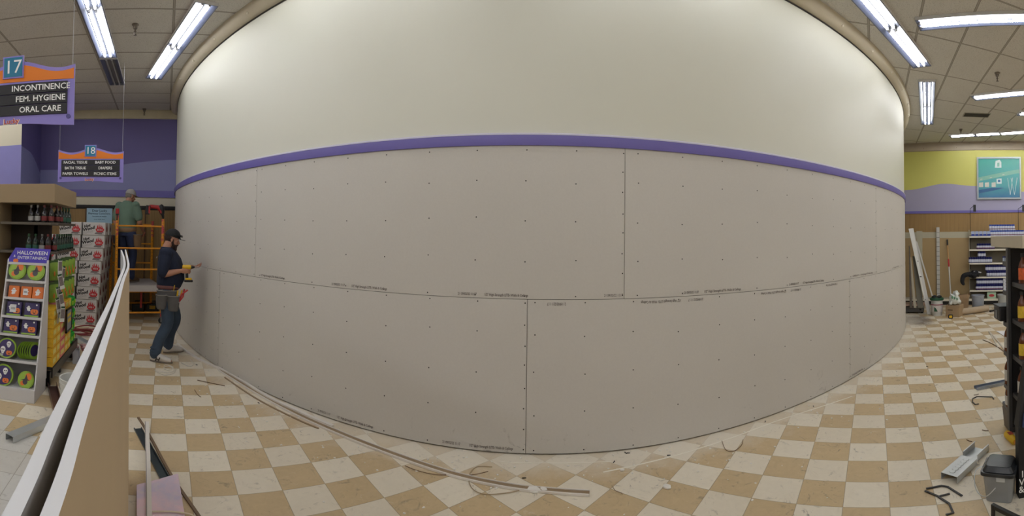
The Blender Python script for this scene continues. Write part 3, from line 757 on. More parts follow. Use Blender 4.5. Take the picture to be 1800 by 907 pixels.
for j in range(3):
    for r in range(4):
        loc = (-1.27, 5.60+j*.14, .232+r*.155)
        if p is None:
            p = thing('green_candy_pack', 'bright green candy pack at the far end of the side rack', 'pack', loc, 0, 'green packs on the side rack')
            MB().tube([(0, 0, 0), (0, 0, .02), (0, 0, .13), (0, 0, .15)], [(.06, .02), (.09, .062), (.09, .062), (.06, .01)], 12, ref=(1, 0, 0)).build('pouch', mat('green_foil', (44, 170, 60), .3, var=.12, scale=30), p)
            MB().box((.09, 0, .075), (.004, .06, .05)).build('print', mat('green_foil_print', (190, 226, 60), .4), p, smooth=0)
        else: dup(p, loc)
# framed price sign on the side rack
t = thing('price_sign', 'small black framed price sign hanging on the candy rack', 'sign', (-1.14, 5.33, .50))
o = MB()
for a, b in (((0, -.14, .14), (.02, .02, .28)), ((0, .14, .14), (.02, .02, .28)), ((0, 0, .01), (.02, .30, .02)), ((0, 0, .27), (.02, .30, .02))): o.box(a, b)
o.build('frame', BLACK, t, smooth=0)
MB().box((-.002, 0, .14), (.008, .27, .25)).build('card', mat('grey_card', (150, 150, 156), .6), t, smooth=0)
MB().box((.003, 0, .20), (.002, .2, .03)).box((.003, .02, .13), (.002, .16, .04)).build('print', mat('yellow_print', (220, 190, 60), .6), t, smooth=0)
# hanging bags and cards
SNB = mat('green_snack_bag', (132, 164, 56), .35, var=.1, scale=20); SNP = mat('snack_orange', (214, 120, 40), .5)
p = None
for r in range(2):
    for j in range(5):
        loc = (-1.235, 4.99+j*.19, 1.14-r*.25)
        if p is None:
            p = thing('snack_bag', 'green snack bag hanging in the rack under the bottles', 'bag', loc, -.75, 'green snack bags under the bottles')
            MB().tube([(0, 0, 0), (0, 0, .02), (0, 0, .10), (0, 0, .19), (0, 0, .21)], [(.004, .08), (.022, .082), (.03, .082), (.018, .082), (.003, .08)], 14, ref=(1, 0, 0)).build('pouch', SNB, p)
            for k, (yy, zz) in enumerate(((-.03, .08), (.02, .10), (.04, .05))): MB().ell((.026, yy, zz), (.006, .012, .03), 8, 6).build('print', SNP, p)
            MB().box((.002, 0, .215), (.004, .16, .03)).build('header', mat('dark_green_print', (60, 90, 40), .5), p, smooth=0)
        else: dup(p, loc, -.75+random.uniform(-.1, .1))
p = None
for i, (yy, zz) in enumerate(((4.82, 1.22), (4.84, 1.14), (4.83, 1.06), (4.81, .98), (4.84, .92), (4.82, .86), (4.83, .80), (4.84, .74), (4.82, .70))):
    loc = (-1.145+.018*(i % 3), yy+.03*(i % 2), zz)
    if p is None:
        p = thing('candy_card', 'white hanging candy card on the strip beside the Halloween stand', 'card', loc, -.6, 'white hanging candy cards')
        MB().box((0, 0, .09), (.006, .06, .16)).build('card', mat('white_glossy_card', (214, 214, 208), .4), p, smooth=0, bevel=.002)
        MB().box((.004, 0, .10), (.003, .05, .10)).build('blister', mat('card_picture', (120, 110, 108), .3, var=.3, scale=50), p, smooth=0)
        MB().box((.004, 0, .17), (.003, .05, .02)).build('print', CGn, p, smooth=0)
    else:
        c = dup(p, loc, -.6+random.uniform(-.3, .3)); c.rotation_euler.x = random.uniform(-.3, .3)
t = thing('clip_strip', 'clear hanging strip holding the white candy cards', 'strip', (-1.155, 4.83, .70))
MB().box((0, 0, .37), (.003, .05, .76)).build('strip', mat('clip_plastic', (170, 172, 170), .3), t, smooth=0)
MB().tube([(0, .0, .75), (-.06, .10, .765), (-.09, .16, .765)], .003, 6).build('hook', GREY, t)
# ------------------------------------------------------------------ Halloween stand
WCARD = mat('white_display_card', (208, 206, 208), .6, var=.02)
t = HS = thing('party_goods_stand', 'white cardboard floor stand of Halloween plates and napkins', 'display stand', (-1.47, 4.45, 0))
X0, X1 = -1.69, -1.245
def fy(z): return 4.27+.39*(z-.13)/1.26
for s, x in ((0, X0), (1, X1)):
    MB().prism([(fy(.13), .12), (fy(1.39), 1.39), (4.70, 1.39), (4.70, .12)], .014, (x-.007, 0, 0), (0, 1, 0), (0, 0, 1)).build('side_panel', WCARD, t, world=True, smooth=0)
MB().box(((X0+X1)/2, 4.70, .75), (X1-X0, .012, 1.27)).build('back_panel', WCARD, t, world=True, smooth=0)
MB().box((-1.44, 4.47, .065), (.40, .42, .13)).build('base', WCARD, t, world=True, smooth=0, bevel=.003)
def lipz(v):
    z = .7
    for _ in range(20):
        y = fy(z); z = onY(35, v, y).z
    return z
LZ = [lipz(v) for v in (687, 636, 590, 558, 525, 494)]
for z in LZ:
    MB().box(((X0+X1)/2, (fy(z)+4.70)/2, z-.006), (X1-X0-.01, 4.70-fy(z), .008)).box(((X0+X1)/2, fy(z)-.002, z), (X1-X0+.01, .006, .026)).build('tray', WCARD, t, world=True, smooth=0)
ztop = lipz(463)
MB().box(((X0+X1)/2, (fy(ztop)+4.70)/2, ztop-.006), (X1-X0-.01, 4.70-fy(ztop), .008)).box(((X0+X1)/2, fy(ztop), ztop), (X1-X0+.01, .006, .026)).build('tray', WCARD, t, world=True, smooth=0)
yb = fy(ztop)
hd = MB().prism([(-.24, 0), (.22, 0), (.24, .155), (-.16, .16), (-.23, .03)], .012, ((X0+X1)/2+.005, yb+.02, ztop+.01), (1, 0, 0), (0, .25, .97)).build('header_card', mat('violet_header', (70, 52, 176), .4, var=.15, scale=5), t, world=True, smooth=0)
disc_ = MB(); disc_.prism([((X0+X1)/2-.135+.03*math.cos(2*PI*k/18), .018+.022*math.sin(2*PI*k/18)) for k in range(18)], .003, (0, yb+.004, ztop+.01), (1, 0, 0), (0, .25, .97)); disc_.build('pumpkin_print', mat('pumpkin_print', (226, 118, 44), .4), hd if False else t, world=True, smooth=0)
m = text_mb('HALLOWEEN', .058, ((X0+X1)/2+.045, yb+.02+.027-.015, ztop+.115), (1, 0, 0), (0, .25, .97), bold=.01)
text_mb('ENTERTAINING', .047, ((X0+X1)/2+.045, yb+.02+.013-.015, ztop+.062), (1, 0, 0), (0, .25, .97), mb=m)
text_mb('&', .035, ((X0+X1)/2-.155, yb+.02+.018-.015, ztop+.078), (1, 0, 0), (0, .25, .97), mb=m)
text_mb('celebrate', .022, ((X0+X1)/2-.06, yb+.05-.008, ztop+.14), (1, 0, 0), (0, .25, .97), mb=m) if False else None
m.v = [TM[HS.name].inverted() @ v for v in m.v]
m.build('lettering', WTXT, hd, smooth=0, recalc=False)
# goods on the trays
PUR = mat('night_purple_print', (52, 36, 92), .4, var=.06); GRN = mat('lime_print', (150, 184, 66), .4, var=.05); ORP = mat('pumpkin_print', (226, 118, 44), .4)
GHO = mat('ghost_white_print', (236, 234, 232), .4); BLA = mat('ink_black_print', (26, 22, 24), .4)
def disc(o, c, r, y, n=24, k=1.): o.prism([(c[0]+r*math.cos(2*PI*i/n), c[1]+r*k*math.sin(2*PI*i/n)) for i in range(n)], .0008, (0, y, 0), (1, 0, 0), (0, 0, 1))
def ghost(parent, cx, cz, s, y, flip=1):
    P = [(-.5, -.9), (-.62, -.2), (-.95, .1), (-.95, .3), (-.6, .25), (-.5, .7), (-.25, 1.), (.1, 1.05), (.4, .8), (.5, .3), (.9, .25), (.9, .05), (.6, -.1), (.62, -.6), (.9, -1.0), (.5, -.9), (.2, -1.15), (-.1, -.9)]
    o = MB().prism([(cx+p*s*flip, cz+q*s) for p, q in P], .0008, (0, y, 0), (1, 0, 0), (0, 0, 1)); g = o.build('ghost_print', GHO, parent, smooth=0, recalc=False)
    o = MB(); disc(o, (cx-.16*s, cz+.5*s), .11*s, y-.001, 10); disc(o, (cx+.18*s, cz+.5*s), .11*s, y-.001, 10); o.build('face_print', BLA, g, smooth=0, recalc=False)
def pumpkin(parent, cx, cz, s, y):
    o = MB()
    for dx in (-.45, 0, .45): disc(o, (cx+dx*s, cz), .6*s, y-.0002*(1 if dx else 2), 18, 1.15)
    g = o.build('pumpkin_print', ORP, parent, smooth=0, recalc=False)
    o = MB()
    for dx in (-.35, .35): o.prism([(cx+(dx-.16)*s, cz+.1*s), (cx+(dx+.16)*s, cz+.1*s), (cx+dx*s, cz+.38*s)], .0008, (0, y-.0015, 0), (1, 0, 0), (0, 0, 1))
    o.prism([(cx-.5*s, cz-.1*s), (cx-.2*s, cz-.45*s), (cx+.2*s, cz-.45*s), (cx+.5*s, cz-.1*s), (cx, cz-.22*s)], .0008, (0, y-.0015, 0), (1, 0, 0), (0, 0, 1))
    o.build('face_print', BLA, g, smooth=0, recalc=False)
TILT = Matrix.Rotation(-.30, 4, 'X')
def plate(loc, r, kind, label, rz=0., lean=.30):
    t = thing('party_plate_pack', label, 'paper plates', loc, rz); t.rotation_euler = (-lean, 0, rz)
    TM[t.name] = Matrix.Translation(loc)
    MB().lathe([(0, 0), (r*.7, 0), (r, .012), (r, .045), (r*.72, .035), (0, .035)], 28, (0, -.035+.04, r), Matrix.Rotation(-PI/2, 4, 'X') @ Matrix.Rotation(PI, 4, 'X') @ Matrix.Translation((0, 0, 0))).build('plate_stack', GRN, t)
    o = MB(); disc(o, (0, r), r*.86, -.0405, 32); o.build('printed_face', PUR if kind == 'skull' else GRN, t, smooth=0, recalc=False)
    y = -.042
    if kind == 'skull':
        for cx, cz, s in ((-.38*r, .85*r, .27*r), (.20*r, 1.42*r, .24*r)):
            o = MB(); disc(o, (cx, cz), s, y, 20, 1.1); disc(o, (cx, cz-.9*s), s*.6, y, 14); g = o.build('skeleton_print', GHO, t, smooth=0, recalc=False)
            o = MB(); disc(o, (cx-.35*s, cz), s*.24, y-.001, 10); disc(o, (cx+.35*s, cz), s*.24, y-.001, 10); o.box((cx, y-.001, cz-.85*s), (s*.8, .0008, s*.08)); o.build('face_print', BLA, g, smooth=0, recalc=False)
        o = MB()
        for k in range(4): o.box((-.45*r, y, .42*r-k*.07*r), (.34*r-.03*k*r, .0008, .03*r))
        o.build('ribs_print', GHO, t, smooth=0, recalc=False)
        pumpkin(t, .32*r, .55*r, .30*r, y)
    else:
        o = MB(); disc(o, (.30*r, 1.35*r), r*.40, y, 24, 1.1); disc(o, (-.35*r, .6*r), r*.28, y, 18); o.build('orange_print', ORP, t, smooth=0, recalc=False)
        o = MB(); o.prism([(-.65*r, .95*r), (.55*r, .95*r), (.25*r, 1.08*r), (.05*r, 1.62*r), (-.15*r, 1.10*r)], .0008, (0, y-.001, 0), (1, 0, 0), (0, 0, 1)); disc(o, (-.05*r, .78*r), r*.30, y-.001, 20, 1.1)
        o.build('hat_print', mat('charcoal_print', (70, 66, 70), .4), t, smooth=0, recalc=False)
    return t
def npack(loc, w, h, m, kind, label, sticker=False):
    t = thing('napkin_pack', label, 'napkins', loc); t.rotation_euler = (-.30, 0, 0)
    MB().box((0, .02, h/2), (w, .05, h)).build('napkins', m, t, smooth=0, bevel=.006)
    y = -.0065
    if kind == 'pg':
        ghost(t, -.22*w, .58*h, .16*w, y); pumpkin(t, .18*w, .36*h, .24*w, y)
        MB().box((0, y, .06*h), (w*.94, .0008, .10*h)).build('grass_print', GRN, t, smooth=0)
        o = MB(); disc(o, (.30*w, .84*h), .055*w, y, 14); o.build('moon_print', GHO, t, smooth=0, recalc=False)
    else: ghost(t, 0, .52*h, .27*w, y, random.choice((-1, 1)))
    if sticker:
        o = MB().box((-.05*w, y-.004, .5*h), (.42*w, .001, .55*h)); s = o.build('price_sticker', mat('sticker_white', (224, 222, 222), .5), t, smooth=0)
        o = MB()
        for k in range(9): o.box((-.05*w-.13*w+k*.033*w, y-.005, .5*h), (.012*w, .0008, .16*h))
        o.build('bars', BLA, s, smooth=0)
    return t
xc = (X0+X1)/2
def tr(i, dx, back=.03): return (xc+dx, fy(LZ[i])+back+.02, LZ[i]+.004)
plate(tr(0, -.125), .108, 'skull', 'round purple skeleton plate pack on the bottom tray of the Halloween stand')
plate(tr(0, .115, .05), .085, 'witch', 'round lime green hat plate pack on the bottom tray of the Halloween stand')
plate(tr(1, -.12), .102, 'skull', 'round purple skeleton plate pack on the second tray from the bottom')
for k in range(6):
    q = thing('party_plate', 'green rimmed paper plate standing edge-on beside the skeleton plates', 'paper plate', (xc+.035+k*.024, fy(LZ[1])+.10+.004*k, LZ[1]+.008), 1.05, 'edge-on plates of the Halloween stand')
    MB().lathe([(0, 0), (.062, 0), (.088, .012), (.089, .015), (.06, .004), (0, .004)], 28, (0, 0, .089), Matrix.Rotation(PI/2, 4, 'X')).build('plate', GRN, q)
    MB().lathe([(0, 0), (.06, 0), (.06, .001), (0, .001)], 24, (0, -.0045, .089), Matrix.Rotation(PI/2, 4, 'X')).build('printed_face', PUR, q)
npack(tr(2, -.115), .165, .155, PUR, 'pg', 'purple ghost and pumpkin napkin pack on the third tray up, at left')
npack(tr(2, .085), .165, .155, PUR, 'pg', 'purple ghost and pumpkin napkin pack on the third tray up, at right')
npack(tr(3, -.105), .165, .150, PUR, 'pg', 'purple napkin pack with a white price sticker on the fourth tray up', True)
npack(tr(3, .095), .165, .150, PUR, 'pg', 'purple ghost and pumpkin napkin pack beside the stickered one')
for k, dx in enumerate((-.13, .01, .14)): npack(tr(4, dx), .122, .125, ORP, 'g', ('orange ghost napkin pack at left of the orange row', 'orange ghost napkin pack with a white price sticker', 'orange ghost napkin pack at right of the orange row')[k], k == 1)
plate(tr(5, -.108), .099, 'witch', 'round lime green plate pack at left on the top tray')
plate(tr(5, .104), .099, 'witch', 'round lime green plate pack at right on the top tray')
# ================================================================== SCAFFOLD
SY = mat('scaffold_yellow', (226, 150, 30), .4, var=.1, scale=12); SRED = mat('faded_red_paint', (186, 66, 66), .5, var=.15, scale=14)
q = NT('chipped_red_over_yellow'); P_, X_, Y_, Z_ = q.pos(); n1 = q.noise(P_, 16, 5, .7)
q.L(q.mix(q.step(n1, .47, .53), srgb((230, 156, 40)), srgb((196, 74, 84))), q.b.inputs['Base Color']); q.b.inputs['Roughness'].default_value = .5; CHIPRED = q.m; PLY = mat('worn_plywood', (176, 170, 166), .7, var=.08, scale=5, bump=.1)
RUB = mat('caster_rubber', (28, 28, 30), .5); STEEL = mat('galvanised_steel', (206, 210, 212), .36, .6, var=.08, scale=5)
sc_ = thing('rolling_scaffold', 'yellow rolling scaffold with a plywood deck holding the man in green', 'scaffold', (-.90, 8.24, 0), .21)
def post(x, y, z0, z1, redfrom):
    o = MB().tube([(x, y, z0), (x, y, z1)], .027, 10); p = o.build('post', SY, sc_)
    MB().tube([(x, y, redfrom), (x, y, z1+.002)], .0285, 10, caps=True).build('red_band', CHIPRED, p)
    o = MB()
    for k in range(int((z1-z0-.1)/.075)): o.lathe([(0, 0), (.0065, 0), (.0065, .001), (0, .001)], 8, (x, y-.0292, z0+.08+k*.075), Matrix.Rotation(PI/2, 4, 'X'))
    o.build('pin_holes', DARK, p, recalc=False)
W_, D_ = .86, 1.10
post(0, 0, .22, 2.0, 1.62); post(W_, 0, .22, 1.95, 1.5); post(0, D_, .22, 1.62, 1.5); post(W_, D_, .22, 1.93, 1.6)
for y, zs in ((0, (1.81, 1.40, 1.01, .60, .21)), (D_, (1.85, 1.45, 1.05, .21))):
    for z in zs: MB().tube([(0, y, z), (W_, y, z)], .016, 8).build('rail', SY, sc_)
for x, zs in ((0, (1.45, 1.05, .45)), (W_, (.45,))):
    for z in zs: MB().tube([(x, 0, z), (x, D_, z)], .014, 8).build('rail', SY, sc_)
MB().box((W_/2, D_/2, .705), (W_-.05, D_+.06, .03)).build('deck', PLY, sc_, smooth=0, bevel=.003)
MB().box((W_/2, -.035, .66), (W_-.05, .03, .11)).build('deck_edge', mat('worn_board_edge', (190, 184, 180), .6, var=.08), sc_, smooth=0)
for x in (0, W_):
    for y in (0, D_):
        MB().tube([(x, y, .12), (x, y, .24)], .018, 8).build('leg_stem', SRED, sc_)
        c = MB().lathe([(0, -.018), (.05, -.018), (.06, -.008), (.06, .008), (.05, .018), (0, .018)], 18, (x+.01, y, .06), Matrix.Rotation(PI/2, 4, 'X')).build('caster', RUB, sc_)
        MB().box((x+.01, y+.028, .085), (.05, .006, .10)).box((x+.01, y-.028, .085), (.05, .006, .10)).box((x+.01, y, .135), (.05, .062, .008)).build('fork', GREY, c, smooth=0)
MB().tube([(W_*.62, .35, .69), (W_*.62, .35, .24)], .02, 8).build('brace', SRED, sc_)
# cordless drill hung by its bit on the right front post
RED = mat('tool_red', (168, 34, 38), .35); BLT = mat('tool_black', (26, 25, 27), .45)
def scw(x, y, z): p = Matrix.Rotation(.21, 4, 'Z') @ Vector((x, y, z)); return (p.x-.90, p.y+8.24, z)
t = thing('cordless_drill', 'red and black cordless drill hooked on top of the right scaffold post', 'drill', scw(W_, 0, 1.955), .1)
MB().tube([(0, 0, 0), (0, 0, .02), (-.005, 0, .06), (-.02, 0, .10)], [.012, .02, .026, .03], 12).build('chuck', BLT, t)
MB().tube([(-.02, 0, .09), (-.03, 0, .16), (-.045, 0, .235), (-.06, 0, .26)], [(.042, .036), (.052, .042), (.050, .042), (.03, .03)], 12).build('motor_housing', BLT, t)
MB().tube([(-.035, 0, .15), (-.10, 0, .215), (-.20, 0, .225), (-.26, 0, .22)], [(.044, .034), (.040, .030), (.034, .028), (.038, .03)], 12).build('handle', RED, t)
MB().box((-.29, 0, .16), (.085, .08, .17), M=Matrix.Rotation(.12, 4, 'Y')).build('battery', BLT, t, bevel=.01)
MB().box((-.265, -.043, .16), (.03, .006, .13)).box((-.05, -.036, .13), (.03, .004, .06)).build('trim', RED, t, smooth=0)
t = thing('screw_gun', 'small red tool clipped to the top of the left scaffold post', 'tool', scw(0, 0, 2.004))
MB().box((0, 0, .07), (.065, .05, .10)).build('body', RED, t, bevel=.01); MB().box((0, 0, .005), (.05, .045, .04)).build('base', BLT, t, bevel=.006)
MB().tube([(.0, -.04, .0), (.0, -.045, -.10)], .014, 8).build('handle', BLT, t)
# small tools on the floor in the dark behind the scaffold
for i, (x, y, m) in enumerate(((-.55, 9.50, BLT), (-.25, 9.52, mat('tool_yellow', (216, 170, 30), .4)))):
    t = thing('tool_case', ('black tool case on the floor behind the scaffold', 'yellow and black tool case behind the scaffold')[i], 'tool case', (x, y, 0))
    MB().box((0, 0, .11), (.26, .18, .18)).build('case', BLT, t, bevel=.015); MB().box((0, -.093, .13), (.12, .01, .07)).build('latch', m, t, smooth=0)
    MB().tube([(-.07, 0, .20), (-.06, 0, .245), (.06, 0, .245), (.07, 0, .20)], .01, 8).build('handle', BLT, t)
# ================================================================== PEOPLE
def remeshed(mb, name, m, parent=None, voxel=.008, smooth=4):
    o = mb.build(name, m, parent, smooth=0, recalc=True)
    r = o.modifiers.new('remesh', 'REMESH'); r.mode = 'VOXEL'; r.voxel_size = voxel; r.use_smooth_shade = True
    s = o.modifiers.new('smooth', 'SMOOTH'); s.iterations = smooth; s.factor = .5
    return o
def limb(o, pts, rs, seg=12, n=5, ref=None):
    P = smoothpath(pts, n); R = []
    for i in range(len(rs)-1):
        for k in range(n):
            a = k/n; r0, r1 = rs[i], rs[i+1]
            if isinstance(r0, tuple): R.append(tuple(p*(1-a)+q*a for p, q in zip(r0, r1)))
            else: R.append(r0*(1-a)+r1*a)
    R.append(rs[-1]); o.tube(P, R, seg, ref=ref)
    for p, r in ((P[0], rs[0]), (P[-1], rs[-1])):
        rr = min(r) if isinstance(r, tuple) else r
        o.ell(p, (rr*.97,)*3, 10, 7)
def hand(o, W, dirv, palm_n, side, curl=1.0, s=1.0):
    """W wrist, dirv towards fingers, palm_n palm normal, side = thumb side vector"""
    W, d, n, t = Vector(W), Vector(dirv).normalized(), Vector(palm_n).normalized(), Vector(side).normalized()
    o.tube([W, W+d*.03*s, W+d*.075*s, W+d*.095*s], [(.026*s, .020*s), (.036*s, .018*s), (.040*s, .016*s), (.036*s, .013*s)], 12, ref=tuple(t))
    for k, L in enumerate((.072, .080, .074, .058)):
        b = W+d*.088*s+t*(.028-.0185*k)*s; a = .25*curl; p = [b]
        dd = d.copy()
        for j, fr in enumerate((.42, .32, .26)):
            ang = (.45, .75, .6)[j]*curl
            dd = (dd*math.cos(ang)+n*math.sin(ang)).normalized()
            nn = n; n2 = (nn-dd*nn.dot(dd))
            p.append(p[-1]+dd*L*fr*s)
        o.tube(p, [.0098*s, .0092*s, .0085*s, .0065*s], 8)
        o.ell(p[-1], (.0065*s,)*3, 8, 5)
    b = W+d*.03*s+t*.026*s; p1 = b+(t*.8+d*.6+n*.3).normalized()*.035*s; p2 = p1+(d*.9+t*.15+n*.45*curl).normalized()*.032*s; p3 = p2+(d*.9+n*.6*curl-t*.2).normalized()*.024*s
    o.tube([b, p1, p2, p3], [.015*s, .0125*s, .0105*s, .008*s], 8); o.ell(p3, (.008*s,)*3, 8, 5)
def head(o, c, R, nose=True):
    """c centre of the skull; R rotation matrix; face looks along local +x"""
    def P(x, y, z): return Vector(c)+R @ Vector((x, y, z))
    T = R.to_4x4()
    o.ell(P(-.008, 0, .02), (.098, .076, .10), 18, 12, T)
    o.ell(P(.028, 0, -.055), (.062, .058, .062), 14, 9, T)
    o.ell(P(.055, 0, -.088), (.032, .034, .026), 12, 8, T)
    o.tube([P(.075, 0, .02), P(.098, 0, -.015), P(.112, 0, -.03), P(.09, 0, -.042)], [.009, .011, .014, .012], 8)
    o.ell(P(.084, 0, -.066), (.012, .024, .006), 10, 6, T); o.ell(P(.082, 0, -.080), (.012, .022, .007), 10, 6, T)
    for s in (-1, 1):
        o.ell(P(.078, s*.033, .028), (.014, .022, .007), 8, 6, T)
        o.ell(P(.0, s*.078, -.015), (.020, .009, .030), 10, 7, T @ Matrix.Rotation(-.25*s, 4, 'Z'))
        o.ell(P(.060, s*.040, -.02), (.022, .020, .020), 8, 6, T)
def face_bits(c, R, parent):
    for s in (-1, 1):
        p = Vector(c)+R @ Vector((.073, s*.031, .004))
        e = MB().ell(p, (.008, .011, .007), 10, 7).build('eye', mat('eye_white', (220, 216, 210), .3), parent)
        q = Vector(c)+R @ Vector((.0785, s*.030, .003)); MB().ell(q, (.004, .006, .006), 8, 6).build('iris', mat('dark_iris', (50, 34, 24), .2), e)
DENIM = mat('blue_denim', (54, 68, 86), .85, var=.25, scale=5, bump=.15); DEN2 = mat('dark_denim', (44, 54, 84), .85, var=.18, scale=5, bump=.15)
NAVY = mat('navy_cotton', (24, 32, 54), .9, var=.08, scale=8, bump=.1); GRNT = mat('sage_cotton', (104, 128, 112), .9, var=.06, scale=6, bump=.1)
SKIN = mat('tan_skin', (178, 128, 104), .5, var=.06, scale=10); SUEDE = mat('grey_suede', (92, 90, 90), .9, var=.12, scale=10, bump=.2); LEATH = mat('tan_leather', (136, 108, 78), .75, var=.15, scale=8, bump=.2)
BEARD = mat('dark_beard', (46, 30, 26), .9, var=.3, scale=60, bump=.5); CAPB = mat('black_cap_cloth', (20, 20, 23), .8, var=.08); SHOE = mat('white_sneaker', (206, 200, 194), .5, var=.04); SOLE = mat('grey_sole', (128, 118, 108), .7)
V = Vector
# ---- the man in the navy shirt: he faces +x and looks down at his hands
B1 = (.045, 6.20, 0)
hip = {1: V((.0, .10, .92)), -1: V((-.005, -.10, .92))}
knee = {1: V((.115, .16, .50)), -1: V((.0, -.155, .49))}
ank = {1: V((.03, .225, .10)), -1: V((-.145, -.215, .10))}
toe = {1: V((.24, .30, .03)), -1: V((.07, -.29, .03))}
R1 = Matrix.Rotation(.30, 3, 'Y')
hc = V((.045, 0, 1.625)); nb = V((-.03, 0, 1.49))
sh = {1: V((.0, .19, 1.43)), -1: V((-.035, -.195, 1.43))}
elb = {1: V((.10, .23, 1.17)), -1: V((-.085, -.245, 1.155))}
wri = {1: V((.33, .02, 1.245)), -1: V((.165, -.17, 1.205))}
b = MB()
head(b, hc, R1)
limb(b, [nb, V((-.012, 0, 1.53)), V((.012, 0, 1.58))], [.070, .068, .066])
b.tube([(-.005, 0, .90), (.0, 0, 1.0), (.03, 0, 1.12), (.01, 0, 1.30), (-.02, 0, 1.42), (-.02, 0, 1.49)], [(.11, .150), (.125, .15), (.14, .15), (.12, .16), (.085, .14), (.05, .07)], 18, ref=(1, 0, 0))
for s in (1, -1):
    limb(b, [sh[s], (sh[s]+elb[s])/2, elb[s]], [.048, .048, .046]); limb(b, [elb[s], (elb[s]*.6+wri[s]*.4), wri[s]], [.044, .046, .028])
    limb(b, [hip[s], (hip[s]+knee[s])/2, knee[s]], [.085, .074, .056]); limb(b, [knee[s], knee[s]*.6+ank[s]*.4+V((-.02, 0, 0)), ank[s]], [.054, .056, .038])
    b.tube([ank[s]+V((-.03, 0, -.05)), ank[s]*.4+toe[s]*.6, toe[s]], [(.028, .028), (.026, .018), (.018, .012)], 10)
hand(b, wri[-1], (.93, .12, -.02), (.1, .7, -.3), (.1, -.1, 1), 1.25)
hand(b, wri[1], (.88, -.30, .05), (-.1, -.3, .95), (.15, -.85, .1), 1.35)
man = remeshed(b, 'person', SKIN, None, .0065, 3)
man.location = B1; tag(man, 'person in a navy t-shirt, jeans and black cap, looking down at both hands', 'person')
TM[man.name] = Matrix.Translation(B1)
face_bits(hc, R1, man)
# beard and hair
def P1(x, y, z): return hc+R1 @ V((x, y, z))
o = MB(); T1_ = R1.to_4x4()
o.ell(P1(.045, 0, -.094), (.056, .060, .058), 14, 9, T1_)
o.ell(P1(.070, 0, -.124), (.036, .040, .038), 12, 8, T1_)
for s in (-1, 1): limb(o, [P1(.012, s*.070, .0), P1(.018, s*.066, -.05), P1(.045, s*.050, -.085)], [.012, .017, .022], 8)
o.tube([P1(.088, -.03, -.072), P1(.102, 0, -.055), P1(.088, .03, -.072)], [.007, .009, .007], 8)
remeshed(o, 'beard', BEARD, man, .006, 2)
o = MB(); o.ell(P1(-.023, 0, .002), (.089, .0785, .072), 16, 10, T1_); o.build('hair', BEARD, man)
def cap_(o_, P, T, m, parent, brim=.095):
    c = MB(); prof = []
    for k in range(10):
        a = PI/2*k/9; prof.append((math.cos(a)*.108, .0+math.sin(a)*.098))
    prof = [(.108, -.015), (.110, .0)]+prof[1:]
    c.lathe(prof, 22, P(-.008, 0, .045), T @ Matrix.Diagonal((1, .80, 1, 1)))
    cp = c.build('cap', m, parent, recalc=True)
    bq = MB(); pts = [(.075, -.072), (.12, -.068), (.16, -.05), (.178, 0), (.16, .05), (.12, .068), (.075, .072), (.10, .03), (.104, 0), (.10, -.03)]
    vs = []
    for zz in (.0, -.005):
        for x, y in pts: vs.append(P(x*brim/.095 if x > .105 else x, y, .046+zz-(abs(y)/.07)**2*.014-(x-.09)*.10))
    n = len(pts)
    bq.add(vs, [tuple(range(n)), tuple(range(n, 2*n))[::-1]]+[(i, (i+1) % n, n+(i+1) % n, n+i) for i in range(n)])
    bq.build('brim', m, cp, smooth=0)
    MB().ell(P(-.008, 0, .142), (.007, .007, .004), 8, 5).build('button', m, cp)
    return cp
cp = cap_(None, P1, T1_, CAPB, man)
# glasses resting on the cap
o = MB()
for s in (-1, 1): o.tube([P1(-.02, s*.095, .055), P1(.05, s*.093, .065), P1(.088, s*.070, .072)], .004, 6)
g = o.build('glasses_arms', mat('gloss_black', (14, 14, 16), .15), man)
MB().tube([P1(.088, -.070, .072), P1(.115, -.035, .074), P1(.122, 0, .074), P1(.115, .035, .074), P1(.088, .07, .072)], [(.006, .016)]*5, 8, ref=(1, 0, 0)).build('glasses_lens', mat('gloss_black', (14, 14, 16), .15), man)
# t-shirt: torso and sleeves in one cloth
o = MB()
o.tube([(-.0, 0, .94), (.005, 0, 1.0), (.035, 0, 1.10), (.03, 0, 1.20), (.01, 0, 1.32), (-.02, 0, 1.42), (-.03, 0, 1.475), (-.028, 0, 1.515)],
       [(.140, .172), (.172, .186), (.192, .190), (.186, .195), (.168, .200), (.130, .195), (.098, .14), (.078, .086)], 24, ref=(1, 0, 0))
for s in (1, -1):
    e = elb[s]*.92+sh[s]*.08
    limb(o, [sh[s]+V((0, -.03*s, .0)), sh[s]*.5+e*.5, e+V((0, 0, .0))], [.084, .082, .070])
    o.ell(sh[s]+V((0, -.015*s, .006)), (.092, .084, .078), 12, 8)
remeshed(o, 't_shirt', NAVY, man, .008, 4)
MB().tube([(-.160, -.05, 1.38), (-.168, -.01, 1.36)], .004, 6).build('shirt_print', WTXT, man)
def jeans(parent, hip, knee, ank, m, z0=.0):
    o = MB(); o.tube([(-.0, 0, 1.02+z0), (-.005, 0, .94+z0), (-.01, 0, .86+z0)], [(.125, .165), (.13, .17), (.12, .165)], 20, ref=(1, 0, 0))
    for s in (1, -1):
        limb(o, [hip[s]+V((-.01, 0, -.02)), hip[s]*.5+knee[s]*.5+V((-.005, 0, 0)), knee[s], knee[s]*.5+ank[s]*.5+V((-.022, 0, 0)), ank[s]+V((-.01, 0, .0))], [.108, .096, .080, .074, .072])
        a = ank[s]+V((-.01, 0, .0))
        for k in range(3): o.ell(a+V((0, 0, .015+.035*k)), (.080-.003*k, .078-.003*k, .014), 14, 5)
    remeshed(o, 'jeans', m, parent, .009, 3)
